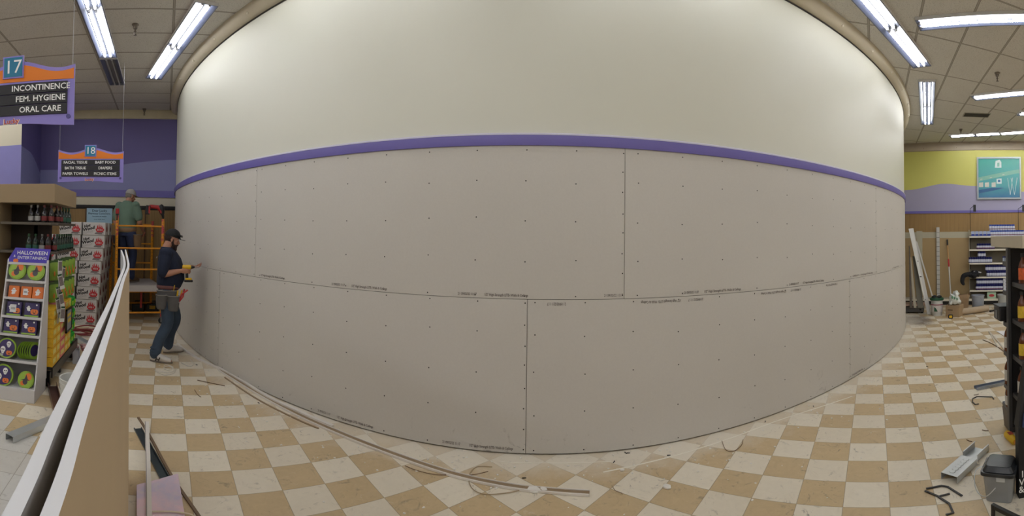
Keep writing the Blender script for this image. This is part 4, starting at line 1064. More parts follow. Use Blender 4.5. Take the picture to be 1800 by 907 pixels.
def shoes(parent, ank, toe, m):
    for s in (1, -1):
        d = V((toe[s].x-ank[s].x, toe[s].y-ank[s].y, 0)); L = d.length+.08; d.normalize(); n = V((-d.y, d.x, 0)); h = V((ank[s].x, ank[s].y, 0))-d*.075
        o = MB()
        o.tube([h+V((0, 0, .055)), h+d*.05+V((0, 0, .062)), h+d*.12+V((0, 0, .062)), h+d*.19+V((0, 0, .05)), h+d*.25+V((0, 0, .04)), h+d*(L-.01)+V((0, 0, .035))],
               [(.036, .036), (.046, .056), (.048, .056), (.052, .044), (.050, .034), (.032, .022)], 14, ref=tuple(n))
        sh_ = remeshed(o, 'shoe', m, parent, .006, 3)
        P = []
        for k in range(24):
            a = 2*PI*k/24; x = (L/2+.006)*math.cos(a)+L/2-.0; y = .050*math.sin(a)*(1.0 if math.cos(a) > -.2 else .85); P.append((x, y))
        o2 = MB().prism(P, .022, h+V((0, 0, .001)), d, n); o2.build('sole', SOLE, sh_, bevel=.004)
        if m is SHOE:
            # dark H-shaped stripes on the outer side
            sd = n*(-.053 if s < 0 else .053); o3 = MB()
            for q in (.10, .145): o3.box(h+d*q+sd+V((0, 0, .05)), (.012, .004, .055), M=Matrix.Rotation(math.atan2(d.y, d.x), 4, 'Z') @ Matrix.Rotation(.35, 4, 'Y'))
            o3.box(h+d*.122+sd+V((0, 0, .05)), (.045, .004, .011), M=Matrix.Rotation(math.atan2(d.y, d.x), 4, 'Z'))
            o3.build('stripes', BLAK, sh_, smooth=0)
BLAK = mat('stripe_black', (30, 28, 30), .5)
jeans(man, hip, knee, ank, DENIM); shoes(man, ank, toe, SHOE)
# tool belt, grey suede pouches on his near side
o = MB(); ringp = [(.155*math.cos(a)+.005, .185*math.sin(a), .975) for a in [2*PI*k/28 for k in range(28)]]
bl = o.tube(ringp, [(.008, .026)]*28, 8, closed=True).build('tool_belt', mat('worn_red_leather', (112, 72, 70), .8, var=.15, scale=10), man)
def pouch(parent, c, w, h, d, m, rz=0, name='pouch'):
    o = MB(Matrix.Translation(c) @ Matrix.Rotation(rz, 4, 'Z'))
    o.tube([(0, 0, -h), (0, 0, -h*.85), (0, 0, -h*.4), (0, 0, 0)], [(w*.34, d*.34), (w*.44, d*.46), (w*.5, d*.5), (w*.52, d*.55)], 18, ref=(1, 0, 0))
    p = o.build(name, m, parent)
    o = MB(Matrix.Translation(c) @ Matrix.Rotation(rz, 4, 'Z')); o.tube([(w*.52*math.cos(a), d*.55*math.sin(a), 0) for a in [2*PI*k/20 for k in range(20)]], .006, 6, closed=True).build('binding', mat('light_suede_edge', (132, 128, 124), .9), p)
    return p
pouch(bl, V((-.085, -.215, .885)), .15, .19, .11, SUEDE, .1); pouch(bl, V((.075, -.225, .875)), .16, .20, .11, SUEDE, -.1)
pouch(bl, V((-.01, -.20, .94)), .27, .13, .07, SUEDE); pouch(bl, V((.06, .21, .90)), .15, .20, .10, SUEDE)
HM = mat('hammer_handle_yellow', (216, 176, 40), .4)
for a, bb, m, nm in (((.06, -.215, .86), (.085, -.235, 1.02), HM, 'pencil'), ((.12, -.22, .84), (.13, -.23, .95), HM, 'screwdriver'), ((.165, -.19, .84), (.185, -.20, .95), HM, 'screwdriver')):
    MB().tube([a, bb], .011 if nm != 'pencil' else .005, 8).build(nm, m, bl)
for a, bb, c_ in (((.14, -.235, .80), (.18, -.24, .90), (.26, -.245, .96)), ((.15, -.235, .80), (.20, -.225, .87), (.215, -.22, .97))):
    MB().tube([a, bb, c_], [.009, .012, .011], 8).build('pliers_handle', RED, bl)
o = MB(); o.tube([(.10, -.25, .76), (.15, -.245, .80)], [(.004, .018), (.008, .010)], 8).build('pliers_jaw', STEEL, bl)
# yellow driver in his near hand, pointing to the wall
hw_ = wri[-1]+V((.085, .02, .0))
t = thing('impact_driver', "yellow and black driver in the near hand of the man in navy", 'drill', (B1[0]+hw_.x, B1[1]+hw_.y, B1[2]+hw_.z-.15), .05)
TM[t.name] = Matrix.Translation(t.location)
YT = mat('driver_yellow', (232, 186, 40), .35)
MB().box((.02, 0, .014), (.115, .075, .03)).build('battery', BLT, t, bevel=.008); MB().box((.02, 0, .042), (.085, .06, .028)).build('battery_mount', YT, t, bevel=.008)
MB().tube([(0, 0, .05), (-.002, 0, .10), (-.012, 0, .17)], [(.020, .016), (.019, .015), (.022, .017)], 10, ref=(1, 0, 0)).build('handle', BLT, t)
MB().tube([(-.065, 0, .20), (-.05, 0, .20), (.03, 0, .20), (.05, 0, .20)], [.022, .031, .031, .025], 14).build('motor_housing', YT, t)
MB().tube([(.05, 0, .20), (.085, 0, .20), (.10, 0, .20)], [.024, .017, .012], 12).build('chuck', BLT, t)
MB().tube([(.10, 0, .20), (.155, -.0, .203)], .004, 6).build('bit', STEEL, t)
# ---- the man in green on the scaffold, seen from behind
B2 = (-.76, 8.80, .72); RZ2 = 1.05
hip2 = {1: V((-.0, .10, .92)), -1: V((-.0, -.10, .92))}; knee2 = {1: V((.03, .12, .50)), -1: V((.03, -.12, .50))}; ank2 = {1: V((-.02, .13, .10)), -1: V((-.02, -.13, .10))}; toe2 = {1: V((.19, .16, .03)), -1: V((.19, -.16, .03))}
R2 = Matrix.Rotation(-.45, 3, 'Z') @ Matrix.Rotation(.25, 3, 'Y')
hc2 = V((.075, -.01, 1.63))
def P2(x, y, z): return hc2+R2 @ V((x, y, z))
sh2 = {1: V((-.01, .20, 1.445)), -1: V((-.01, -.20, 1.445))}
elb2 = {1: V((-.02, .27, 1.13)), -1: V((.02, -.265, 1.13))}; wri2 = {1: V((.13, .23, .96)), -1: V((.22, -.21, .99))}
b = MB(); head(b, hc2, R2)
limb(b, [V((-.005, 0, 1.45)), V((.02, 0, 1.52)), V((.04, 0, 1.58))], [.066, .064, .062])
b.tube([(0, 0, .90), (0, 0, 1.0), (.01, 0, 1.14), (.0, 0, 1.30), (-.01, 0, 1.42), (.0, 0, 1.47)], [(.11, .155), (.12, .15), (.12, .15), (.12, .17), (.09, .165), (.05, .07)], 18, ref=(1, 0, 0))
for s in (1, -1):
    limb(b, [sh2[s], (sh2[s]+elb2[s])/2, elb2[s]], [.046, .046, .044]); limb(b, [elb2[s], (elb2[s]*.6+wri2[s]*.4), wri2[s]], [.043, .043, .028])
    limb(b, [hip2[s], (hip2[s]+knee2[s])/2, knee2[s]], [.085, .074, .056]); limb(b, [knee2[s], knee2[s]*.6+ank2[s]*.4, ank2[s]], [.054, .056, .038])
    b.tube([ank2[s]+V((-.03, 0, -.05)), ank2[s]*.4+toe2[s]*.6, toe2[s]], [(.028, .028), (.026, .018), (.018, .012)], 10)
hand(b, wri2[-1], (.6, .1, -.7), (.2, .9, .1), (.7, .1, .6), 1.1); hand(b, wri2[1], (.5, -.1, -.8), (.2, -.9, .1), (.8, 0, .5), 1.0)
man2 = remeshed(b, 'person', SKIN, None, .0075, 3)
man2.location = B2; man2.rotation_euler = (0, 0, RZ2); man2.scale = (1.03, 1.03, 1.03); tag(man2, 'person in a green t-shirt and grey cap seen from behind, standing on the scaffold', 'person')
TM[man2.name] = Matrix.Translation(B2) @ Matrix.Rotation(RZ2, 4, 'Z')
face_bits(hc2, R2, man2)
GH = mat('grey_hair', (128, 122, 116), .9, var=.2, scale=40)
MB().ell(P2(-.024, 0, .0), (.088, .0775, .075), 16, 10, R2.to_4x4()).build('hair', GH, man2)
cap_(None, P2, R2.to_4x4(), mat('grey_cap_cloth', (168, 164, 162), .85), man2, .085)
o = MB()
for s in (-1, 1): o.tube([P2(-.01, s*.083, .005), P2(.06, s*.078, .01), P2(.10, s*.05, .008)], .003, 6)
o.tube([P2(.10, -.05, .008), P2(.112, 0, .01), P2(.10, .05, .008)], .003, 6); o.build('glasses_frame', mat('gloss_black', (14, 14, 16), .15), man2)
o = MB()
o.tube([(0, 0, .935), (0, 0, 1.0), (.01, 0, 1.12), (.0, 0, 1.24), (-.005, 0, 1.36), (-.012, 0, 1.44), (-.01, 0, 1.49), (.0, 0, 1.525)],
       [(.14, .170), (.148, .172), (.154, .178), (.150, .192), (.140, .202), (.118, .196), (.090, .14), (.072, .082)], 24, ref=(1, 0, 0))
for s in (1, -1):
    e = elb2[s]*.72+sh2[s]*.28
    limb(o, [sh2[s]+V((0, -.03*s, 0)), sh2[s]*.5+e*.5, e], [.082, .082, .080])
    o.ell(sh2[s]+V((0, -.015*s, .006)), (.088, .082, .076), 12, 8)
remeshed(o, 't_shirt', GRNT, man2, .009, 4)
jeans(man2, hip2, knee2, ank2, DEN2); shoes(man2, ank2, toe2, mat('brown_boot', (92, 70, 50), .7))
o = MB(); bl2 = o.tube([(.15*math.cos(a), .18*math.sin(a), .985) for a in [2*PI*k/28 for k in range(28)]], [(.010, .038)]*28, 8, closed=True).build('tool_belt', LEATH, man2)
pouch(bl2, V((.02, -.23, .90)), .20, .24, .13, LEATH); pouch(bl2, V((.13, -.16, .88)), .14, .20, .10, LEATH, .8); pouch(bl2, V((-.02, .23, .88)), .18, .24, .12, mat('dark_leather', (70, 60, 54), .8), .0)
MB().tube([(.10, -.26, .84), (.17, -.30, .95)], .011, 8).build('hammer_handle', mat('hickory', (150, 84, 56), .5), bl2)
# ================================================================== PLASTERBOARD SHEETS STANDING IN THE FOREGROUND
FACE = mat('tan_sheet_face', (186, 164, 132), .7, var=.05, scale=2.5); EDGE = mat('white_sheet_edge', (226, 226, 228), .6, var=.02)
def standing(pts, th, label, face=None):
    face = face or FACE
    P = smoothpath([(x, y, 0) for x, y in pts], 8); o = MB(); n = len(P); zt, zb = 1.60, .002; vs = []
    for i, p in enumerate(P):
        d = P[min(i+1, n-1)]-P[max(i-1, 0)]; d.normalize(); sd = V((d.y, -d.x, 0))
        a = p; c = p-sd*th; lean = .03
        vs += [(a.x+lean, a.y, zb), (a.x, a.y, zt), (c.x, c.y, zt), (c.x+lean, c.y, zb)]
    o.v = [V(v) for v in vs]
    for i in range(n-1):
        for j, m in ((0, 0), (1, 1), (2, 0), (3, 0)):
            j2 = (j+1) % 4; o.f.append([i*4+j, i*4+j2, i*4+4+j2, i*4+4+j]); o.mi.append(m)
    o.f += [[0, 1, 2, 3], [n*4-4, n*4-3, n*4-2, n*4-1]]; o.mi += [1, 1]
    q = o.build('plasterboard_sheet', [face, EDGE], smooth=50); tag(q, label, 'plasterboard'); return q
standing([(-.046, -.5), (-.046, 0.), (-.048, .21), (-.0535, .308), (-.062, .45), (-.0706, .60), (-.082, .80), (-.0964, 1.02), (-.112, 1.27), (-.134, 1.68), (-.172, 2.1), (-.275, 3.13)], .0088, 'tan-faced plasterboard sheet standing on edge in the left foreground, nearest the aisle')
standing([(-.062, -.5), (-.062, 0.), (-.0655, .21), (-.0715, .308), (-.0785, .45), (-.0860, .60), (-.0955, .80), (-.108, 1.02), (-.1245, 1.30), (-.153, 1.74), (-.208, 2.285), (-.297, 3.05)], .0088, 'second plasterboard sheet standing on edge behind the tan-faced one, bent alike', mat('grey_sheet_paper', (160, 160, 164), .7, var=.03))
# ================================================================== THINGS ON THE FLOOR, LEFT AND MIDDLE
TRIMW = mat('vinyl_trim_white', (226, 220, 212), .4, var=.03); TRIMB = mat('vinyl_trim_brown', (148, 126, 98), .5, var=.05); PVC = mat('dusty_taupe', (150, 132, 110), .7, var=.08)
def floor_path(uv, z=0.): return [fl(u, v, z) for u, v in uv]
def edge_strip(name, uv, prof, m, label, cat, z=.001, n=6):
    P = smoothpath([V((p.x, p.y, z)) for p in floor_path(uv)], n); o = MB().sweep(prof, P); q = o.build(name, m, smooth=40); tag(q, label, cat); return q
# long loose corner trim: a dark inner flange and a white lip
lt = [(387, 651), (450, 690), (520, 728), (600, 764), (700, 803), (800, 836), (900, 857), (965, 864), (1036, 869)]
t = thing('metal_trim_strip', 'long white-edged trim strip curving along the foot of the rounded wall', 'trim strip', fl(1036, 869))
TM[t.name] = Matrix.Translation(t.location)
P = smoothpath([V((p.x, p.y, .002)) for p in floor_path(lt)], 6)
MB().sweep([(-.026, 0), (.020, 0), (.020, .010), (-.026, .006)], P).build('flange', TRIMB, t, world=True)
MB().sweep([(.020, .0), (.032, .0), (.032, .014), (.020, .014)], P).build('lip', TRIMW, t, world=True)
MB().sweep([(-.032, .0), (-.026, .0), (-.026, .012), (-.032, .012)], P).build('lip', TRIMW, t, world=True)
edge_strip('metal_trim_strip', [(312, 606), (330, 621), (352, 634), (387, 650), (420, 668), (470, 699), (530, 728), (585, 752)], [(-.018, 0), (.018, 0), (.018, .022), (-.018, .022)], TRIMW, 'white trim strip lying against the foot of the wall past the standing man', 'trim strip', n=6)
edge_strip('metal_trim_strip', [(395, 664), (450, 701), (520, 737), (560, 754)], [(-.008, 0), (.008, 0), (.008, .008), (-.008, .008)], TRIMB, 'thin dark trim strip lying in front of the white one at left', 'trim strip')
edge_strip('wood_strip', [(243, 735), (262, 765), (300, 835), (347, 905), (352, 915)], [(-.010, 0), (.010, 0), (.010, .010), (-.010, .010)], mat('grey_brown_strip', (120, 98, 76), .6), 'thin brown strip lying diagonally over the tiles by the foreground sheets', 'strip')
t = thing('white_trim_strip', 'white printed trim strip lying on the pink foam beside the foreground sheets', 'trim strip', fl(260, 850)); TM[t.name] = Matrix.Translation(t.location)
P = [V((p.x, p.y, .052)) for p in floor_path([(258, 742), (260, 800), (262, 907), (262, 930)], .052)]
MB().sweep([(-.018, 0), (.018, 0), (.018, .006), (-.018, .006)], P).build('strip', TRIMW, t, world=True)
MB().sweep([(.012, .0062), (.016, .0062), (.016, .0068), (.012, .0068)], P).build('printed_line', LOG, t, world=True)
# pink foam board
t = thing('foam_board', 'stained pink foam board lying at the bottom left, beside the foreground sheets', 'foam board', fl(285, 880)); TM[t.name] = Matrix.Translation(t.location)
q = NT('pink_foam'); P_, X_, Y_, Z_ = q.pos(); n1 = q.noise(P_, 3.2, 5, .6); n2 = q.noise(P_, 9, 4)
c = q.mix(q.step(n1, .42, .6), srgb((236, 206, 216)), srgb((208, 196, 218))); c = q.mix(q.step(n2, .55, .7, 0, .6), c, srgb((222, 214, 212)))
q.L(c, q.b.inputs['Base Color']); q.b.inputs['Roughness'].default_value = .6; PINK = q.m
a, b_, c_, d_ = fl(240, 852, .045), fl(313, 832, .045), fl(328, 925, .045), fl(240, 930, .045)
MB().prism([(p.x, p.y) for p in (a, d_, c_, b_)][::-1], .03, (0, 0, .016), (1, 0, 0), (0, 1, 0)).build('board', PINK, t, world=True, smooth=0, bevel=.003)
MB().sweep([(-.004, 0), (.004, 0), (.004, .006), (-.004, .006)], smoothpath(floor_path([(262, 900), (300, 900), (330, 904), (345, 910)], .05), 5)).build('paper_edge', mat('cream_strip', (226, 214, 190), .6), t, world=True)
# steel channels
def channel(loc, rz, L, w, h, label, name='steel_channel', tilt=0., m=None, holes=True, cat='steel stud', flip=False):
    t = thing(name, label, cat, loc, rz); x = L/2; k = .0016; FM = Matrix.Translation((0, 0, h)) @ Matrix.Rotation(PI, 4, 'X') if flip else None
    prof = [(-w/2, h), (-w/2, 0), (w/2, 0), (w/2, h), (w/2-.008, h), (w/2-.008, h-k), (w/2-k, h-k), (w/2-k, k), (-w/2+k, k), (-w/2+k, h-k), (-w/2+.008, h-k), (-w/2+.008, h)]
    o = MB(FM); vs = [(s*x, a, b) for s in (-1, 1) for a, b in prof]; n = len(prof)
    o.add(vs, [(i, (i+1) % n, n+(i+1) % n, n+i) for i in range(n)]+[tuple(range(n))[::-1], tuple(range(n, 2*n))])
    o.build('channel', m or STEEL, t, smooth=0)
    if holes:
        for k2 in range(6): MB().lathe([(.010, k+.0003), (.024, k+.0003), (.020, k+.004), (.013, k+.004)], 14, (-L*.34+k2*L*.135, 0, h-k if flip else 0)).build('punched_rib', m or STEEL, t)
    return t
p, q_ = fl(36, 768), fl(96, 742); d = q_-p
channel(((p.x+q_.x)/2, (p.y+q_.y)/2, .002), math.atan2(d.y, d.x), d.length+.25, .09, .05, 'short steel stud lying on the white tiles at far left', holes=False, flip=True)
p, q_ = fl(92, 682), fl(104, 730); d = q_-p
channel(((p.x+q_.x)/2, (p.y+q_.y)/2, .002), math.atan2(d.y, d.x), d.length+.1, .10, .045, 'bent rusty-brown steel channel beside the Halloween stand', m=mat('reddish_steel', (128, 98, 90), .35, .6, var=.15), holes=False)
p, q_ = fl(132, 640), fl(131, 606); d = q_-p
channel(((p.x+q_.x)/2+.04, (p.y+q_.y)/2-.1, .002), math.atan2(d.y, d.x), .75, .10, .05, 'grey steel stud lying toward the firewood boxes, nearer one', holes=False)
p, q_ = fl(128, 594), fl(158, 610); d = q_-p
channel(((p.x+q_.x)/2, (p.y+q_.y)/2, .002), math.atan2(d.y, d.x), .62, .12, .05, 'grey steel stud lying crosswise below the red hose', holes=False)
p, q_ = fl(256, 775), fl(310, 872); d = q_-p
channel(((p.x+q_.x)/2-.05, (p.y+q_.y)/2+.12, .002), math.atan2(d.y, d.x), 1.0, .07, .012, 'dark steel channel on the floor beyond the pink foam', m=mat('dark_steel', (84, 96, 100), .3, .7, var=.1), holes=False)
# white bucket half hidden behind the standing sheets
def bucket(loc, r, h, label, m, rim=None, name='bucket', handle=True, extras=None):
    t = thing(name, label, 'bucket', loc)
    MB().lathe([(0, 0), (r*.86, 0), (r*.9, .01), (r, h*.86), (r*1.05, h*.87), (r*1.05, h*.9), (r*1.01, h*.91), (r*1.02, h-.02), (r*1.07, h-.015), (r*1.07, h), (r*.97, h), (r*.86, .03), (0, .03)], 28).build('pail', m, t)
    if handle: MB().tube([(r*1.05*math.cos(a), -.02-r*.55*math.sin(a)*1.0, h*.88-r*.75*math.sin(a)) for a in [PI*k/14 for k in range(15)]], .0025, 6).build('handle', GREY, t)
    return t
WB = mat('white_bucket_plastic', (206, 206, 202), .45, var=.03)
p = fl(128, 742); bucket((-.80, 4.10, 0), .145, .36, 'white plastic bucket mostly hidden behind the foreground sheets', WB)
# red hose coils and scraps by the boxes
HOSE = mat('red_hose', (132, 52, 54), .5, var=.06)
t = thing('air_hose', 'red air hose coiled on the floor in front of the firewood boxes', 'hose', fl(145, 588)); TM[t.name] = Matrix.Translation(t.location)
pts = []; c = fl(150, 586)
for k in range(110):
    a = k*.29; r = .30+.05*math.sin(k*.13)+.03*math.sin(k*.7); pts.append((c.x+r*1.05*math.cos(a), c.y-.05+r*.55*math.sin(a), .012+.0011*k*(.6+.4*math.sin(k*.5))))
pts += [(c.x+.3, c.y-.5, .012), (c.x+.1, c.y-.9, .012), (c.x+.25, c.y-1.2, .012)]
MB().tube(smoothpath(pts, 2), .0105, 7).build('hose', HOSE, t, world=True)
t = thing('rag', 'crumpled red and white rag on the floor beside the grey steel stud', 'rag', fl(148, 612))
o = MB()
for k in range(14): o.ell((random.uniform(-.12, .12), random.uniform(-.12, .12), random.uniform(.015, .04)), (random.uniform(.03, .06), random.uniform(.02, .05), .02), 8, 5, Matrix.Rotation(random.uniform(0, 3), 4, 'Z'))
remeshed(o, 'cloth', mat('red_white_cloth', (190, 150, 146), .9, var=.5, scale=18), t, .01, 2)
# curls of wire and cut strips near the man
WIREW = mat('white_wire', (222, 216, 206), .5); BRW = mat('brown_string', (110, 84, 60), .7)
def squiggle(uv, r, m, label, cat='wire', name='loose_wire', z=.006):
    t = tag(MB().tube(smoothpath([V((p.x, p.y, z)) for p in floor_path(uv)], 6), r, 6).build(name, m), label, cat); return t
squiggle([(272, 652), (282, 655), (300, 655), (306, 650), (298, 645), (288, 647), (296, 652), (304, 646), (290, 641)], .005, WIREW, 'curled white wire scraps on the tiles in front of the man')
squiggle([(275, 655), (290, 660), (305, 657), (310, 648)], .004, WIREW, 'second curl of white wire beside the first one')
squiggle([(318, 638), (333, 645), (340, 640), (334, 633)], .004, WIREW, 'small white wire loop right of the larger curl')
squiggle([(347, 669), (365, 673), (395, 679)], .004, BRW, 'thin brown strip lying on the pale tiles below the trim', 'strip')
squiggle([(342, 686), (347, 694), (353, 699)], .003, BRW, 'tiny dark curl on the tiles left of the long trim')
squiggle([(712, 820), (735, 829), (770, 836), (800, 835), (830, 836), (858, 830)], .0025, BRW, 'thin brown string lying along the middle of the long trim', 'string')
squiggle([(865, 822), (838, 822), (824, 838), (830, 860), (852, 870), (890, 868), (918, 862)], .003, mat('pale_string', (170, 150, 120), .7), 'looped string around the long trim near its right end', 'string')
squiggle([(1077, 857), (1082, 864), (1092, 868), (1094, 870)], .002, BRW, 'small dark thread on the tiles right of the trim end', 'thread')
squiggle([(1269, 776), (1276, 792), (1290, 794), (1303, 784), (1306, 774)], .0025, BRW, 'bent brown twig of trim near the wall at right of the middle', 'string')
# chips of plasterboard; white crumbs are too many to count
CHIPM = mat('plaster_chip', (232, 228, 220), .8)
def chip(u, v, s, label): 
    o = MB(); n = 7; P = [(s*(.7+.5*random.random())*math.cos(2*PI*k/n), s*(.5+.4*random.random())*math.sin(2*PI*k/n)) for k in range(n)]
    p = fl(u, v); q = solo(o.prism(P, .012, (0, 0, 0)), 'plaster_chip', CHIPM, label, 'debris', (p.x, p.y, .001), random.uniform(0, 3), smooth=0, bevel=.003)
chip(1172, 857, .035, 'white plaster chip on a tan tile right of the middle'); chip(938, 863, .05, 'white plaster flake beside the right end of the long trim'); chip(956, 862, .03, 'small white flake touching the long trim end')
chip(1094, 828, .02, 'small white chip on the chalky line near the wall')
o = MB()
for k in range(420):
    a = random.uniform(-2.95, -1.65); dr = abs(random.gauss(0, .35))+.03
    if random.random() < .3: dr += random.uniform(0, .8)
    p = dpt(a, dr, .002); s = random.uniform(.003, .009)
    o.box((p.x, p.y, s*.3), (s*2, s*1.3, s*.6), random.uniform(0, 3))
tag(o.build('plaster_crumbs', CHIPM, smooth=0), 'white plaster crumbs scattered on the floor along the rounded wall', 'debris', kind='stuff')
for i, (u, v) in enumerate(((922, 841), (1079, 813), (1105, 797), (1176, 801), (1100, 797), (1318, 737), (1430, 715), (1345, 742), (455, 709), (346, 642), (1630, 645))):
    p = fl(u, v); o = MB().tube([(-.012, 0, .004), (.012, 0, .004)], [.003, .004], 6).ell((.014, 0, .004), (.004, .006, .004), 6, 4)
    solo(o, 'loose_screw', SCREW, 'tiny dark screw dropped on the floor near the wall', 'screw', (p.x, p.y, 0), random.uniform(0, 3), 'loose screws on the floor')
# chalky ridge of old glue that leaves the wall to the right
edge_strip('glue_line', [(1060, 830), (1130, 815), (1200, 797), (1290, 768), (1380, 735), (1497, 697)], [(-.007, 0), (.007, 0), (.003, .003), (-.003, .003)], mat('chalk_white', (236, 230, 214), .8, var=.04), 'straight chalky line on the tiles running up to the wall at right', 'residue', z=.0005)
edge_strip('glue_line', [(880, 812), (980, 814), (1075, 811)], [(-.004, 0), (.004, 0), (.002, .002), (-.002, .002)], mat('chalk_white', (236, 230, 214), .8, var=.04), 'faint chalky line close to the middle of the wall', 'residue', z=.0005)
# ================================================================== RIGHT SIDE, FAR WALL
# framed picture
s0, zt = onr(1717, 279); s1, zb = onr(1795, 349); 
zt, zb = 3.90, 2.76
t = thing('framed_picture', 'large silver framed teal and blue picture of a drive-in canopy on the yellow wall', 'picture', rw((s0+s1)/2, .02, zb))
def rbw(name, m, parent, s0, s1, o0, o1, z0, z1, **k):
    o = MB(); rbox(o, s0, s1, o0, o1, z0, z1); return o.build(name, m, parent, world=True, **k)
FRM = mat('silver_frame', (150, 158, 160), .35, .6)
for a, b, c, d in ((s0, s0+.04, zb, zt), (s1-.04, s1, zb, zt), (s0+.04, s1-.04, zb, zb+.045), (s0+.04, s1-.04, zt-.045, zt)): rbw('frame', FRM, t, a, b, .022, .06, c, d, smooth=0)
q = NT('teal_picture'); P_, X_, Y_, Z_ = q.pos(); n = q.noise(P_, 3, 5)
g = q.step(Z_, zb, zt); c = q.mix(q.step(g, .05, .35), srgb((30, 96, 150)), srgb((60, 150, 156))); c = q.mix(q.step(g, .45, .85), c, srgb((62, 160, 148))); c = q.mix(q.math('MULTIPLY', n, .25), c, srgb((110, 190, 190)))
q.L(c, q.b.inputs['Base Color']); q.b.inputs['Roughness'].default_value = .25
pic = rbw('print', q.m, t, s0+.03, s1-.03, .024, .034, zb+.03, zt-.03, smooth=0)
W2, H2 = s1-s0-.06, zt-zb-.06
def ppoly(name, pts, m, lay=1):
    vs = [rw(s0+.03+a*W2, .034+.0012*lay, zb+.03+b*H2) for a, b in pts]; n = len(vs); vs2 = [v+V((rn.x, rn.y, 0))*.001 for v in vs]
    MB().add(vs+vs2, [tuple(range(n)), tuple(range(n, 2*n))]+[(i, (i+1) % n, n+(i+1) % n, n+i) for i in range(n)]).build(name, m, pic if False else t, world=True, smooth=0)
PW = mat('picture_white', (206, 222, 220), .3); PG = mat('picture_pale_green', (120, 176, 158), .3); PB = mat('picture_deep_blue', (34, 92, 140), .3); PC = mat('picture_cream', (196, 200, 190), .3)
ppoly('canopy_shape', [(0, .42), (.95, .62), (1, .62), (1, .72), (.85, .70), (0, .52)], PG)
ppoly('sign_shape', [(.40, .76), (.42, .93), (.52, .96), (.56, .90), (.56, .76)], PW, 2); ppoly('sign_shape', [(.46, .79), (.46, .88), (.51, .89), (.51, .79)], PG, 3)
ppoly('sign_shape', [(.44, .36), (.44, .48), (.56, .49), (.56, .36)], PW, 2); ppoly('sign_shape', [(.47, .40), (.47, .46), (.53, .46), (.53, .40)], PB, 3)
for a in (.02, .16, .32): ppoly('window_shape', [(a, .28), (a, .39), (a+.10, .40), (a+.10, .28)], PC, 2)
ppoly('road_shape', [(0, .12), (.5, .22), (.62, .26), (.3, .26), (0, .20)], PB, 2)
for a, b in ((.70, .76), (.82, .76), (.78, .86), (.93, .86)): ppoly('pole_shape', [(a, .50 if a < b else .52), (a+.008, .50), (b+.008, .08), (b, .08)], PW, 2)
for a, b in ((.05, .46), (.28, .50), (.58, .57)): ppoly('lamp_shape', [(a, b), (a+.05, b+.01), (a+.05, b+.03), (a, b+.02)], PC, 3)
# shelf unit against the wall
OFF = .42
SHC = mat('shelf_cream', (176, 168, 148), .5, var=.04); SHL = mat('shelf_lip_white', (226, 222, 206), .4, var=.02)
SU = t = thing('shelf_unit', 'cream wall shelf unit stocked with small blue-capped bottles', 'shelf', rw(onr(1704, 500, OFF)[0], .2, 0))
sa = onr(1704, 440, OFF)[0]; sb = sa+3.2
rbw('back_panel', mat('shelf_back_taupe', (120, 112, 96), .6, var=.05), t, sa, sb, .032, .05, .1, 1.80, smooth=0)
zsh = [onr(1712, v, OFF)[1] for v in (415.5, 438.5, 462.5, 487, 510.5)]
for i, z in enumerate(zsh):
    b = rbw('shelf_board', SHC, t, sa, sb, .05, OFF-.01, z-.03, z-.004, smooth=0)
    rbw('price_rail', SHL, b, sa, sb, OFF-.01, OFF, z-.034, z+.004, smooth=0)
rbw('base_deck', SHC, t, sa-2.0, sb, .05, OFF+.02, .12, .15, smooth=0); rbw('price_rail', SHL, t, sa-2.0, sb, OFF+.02, OFF+.03, .105, .16, smooth=0); rbw('kick_plate', BLACK, t, sa-2.0, sb, .05, OFF-.02, 0.002, .118, smooth=0)
rbw('upright', SHC, t, sa-.02, sa, .05, .10, .15, 1.95, smooth=0); rbw('upright', SHC, t, sa+1.22, sa+1.24, .05, .10, .15, 1.95, smooth=0)
# shelf end plate edge: dark thin post and flag brackets
def flag(u, lab):
    s, z = onr(u, 362, .30)
    t = thing('sign_bracket', lab, 'bracket', rw(s, .30, z))
    MB().tube([rw(s-.12, .10, z-.06), rw(s-.12, .10, .9)], .006, 6).tube([rw(s-.12, .10, z-.06), rw(s+.0, .30, z+.02), rw(s+.0, .30, z-.10)], .006, 6).build('rod', BLACK, t, world=True)
    o = MB(); rbox(o, s-.035, s+.035, .30, .312, z-.15, z+.03); o.build('plate', BLACK, t, world=True, smooth=0)
flag(1713, 'thin black sign bracket above the left end of the wall shelves'); flag(1799, 'thin black sign bracket above the wall shelves at the right edge')
# little bottles
BWH = mat('bottle_white_label', (196, 200, 216), .4, var=.03); BNV = mat('bottle_navy_plastic', (24, 30, 92), .35); BPU = mat('label_plum', (110, 60, 90), .5)
def pill(h, r, sty):
    t = thing('supplement_bottle', 'x', 'bottle')
    MB().lathe([(0, 0), (r, 0), (r, h*.68), (r*.72, h*.76), (0, h*.76)], 12).build('bottle_body', BNV if sty != 2 else BWH, t)
    MB().lathe([(r*1.02, h*.16), (r*1.03, h*.17), (r*1.03, h*.62), (r*1.02, h*.63)], 12).build('label_wrap', BWH, t)
    if sty != 0: MB().lathe([(r*1.04, h*.16), (r*1.04, h*.30)], 12).build('label_band', BPU, t)
    MB().lathe([(r*.80, h*.74), (r*.84, h*.76), (r*.84, h), (0, h)], 12).build('cap', BNV if sty != 2 else mat('blue_cap', (40, 76, 170), .35), t)
    return t
pb = [pill(.150, .043, 0), pill(.150, .043, 1), pill(.150, .040, 2)]; used = [0, 0, 0]
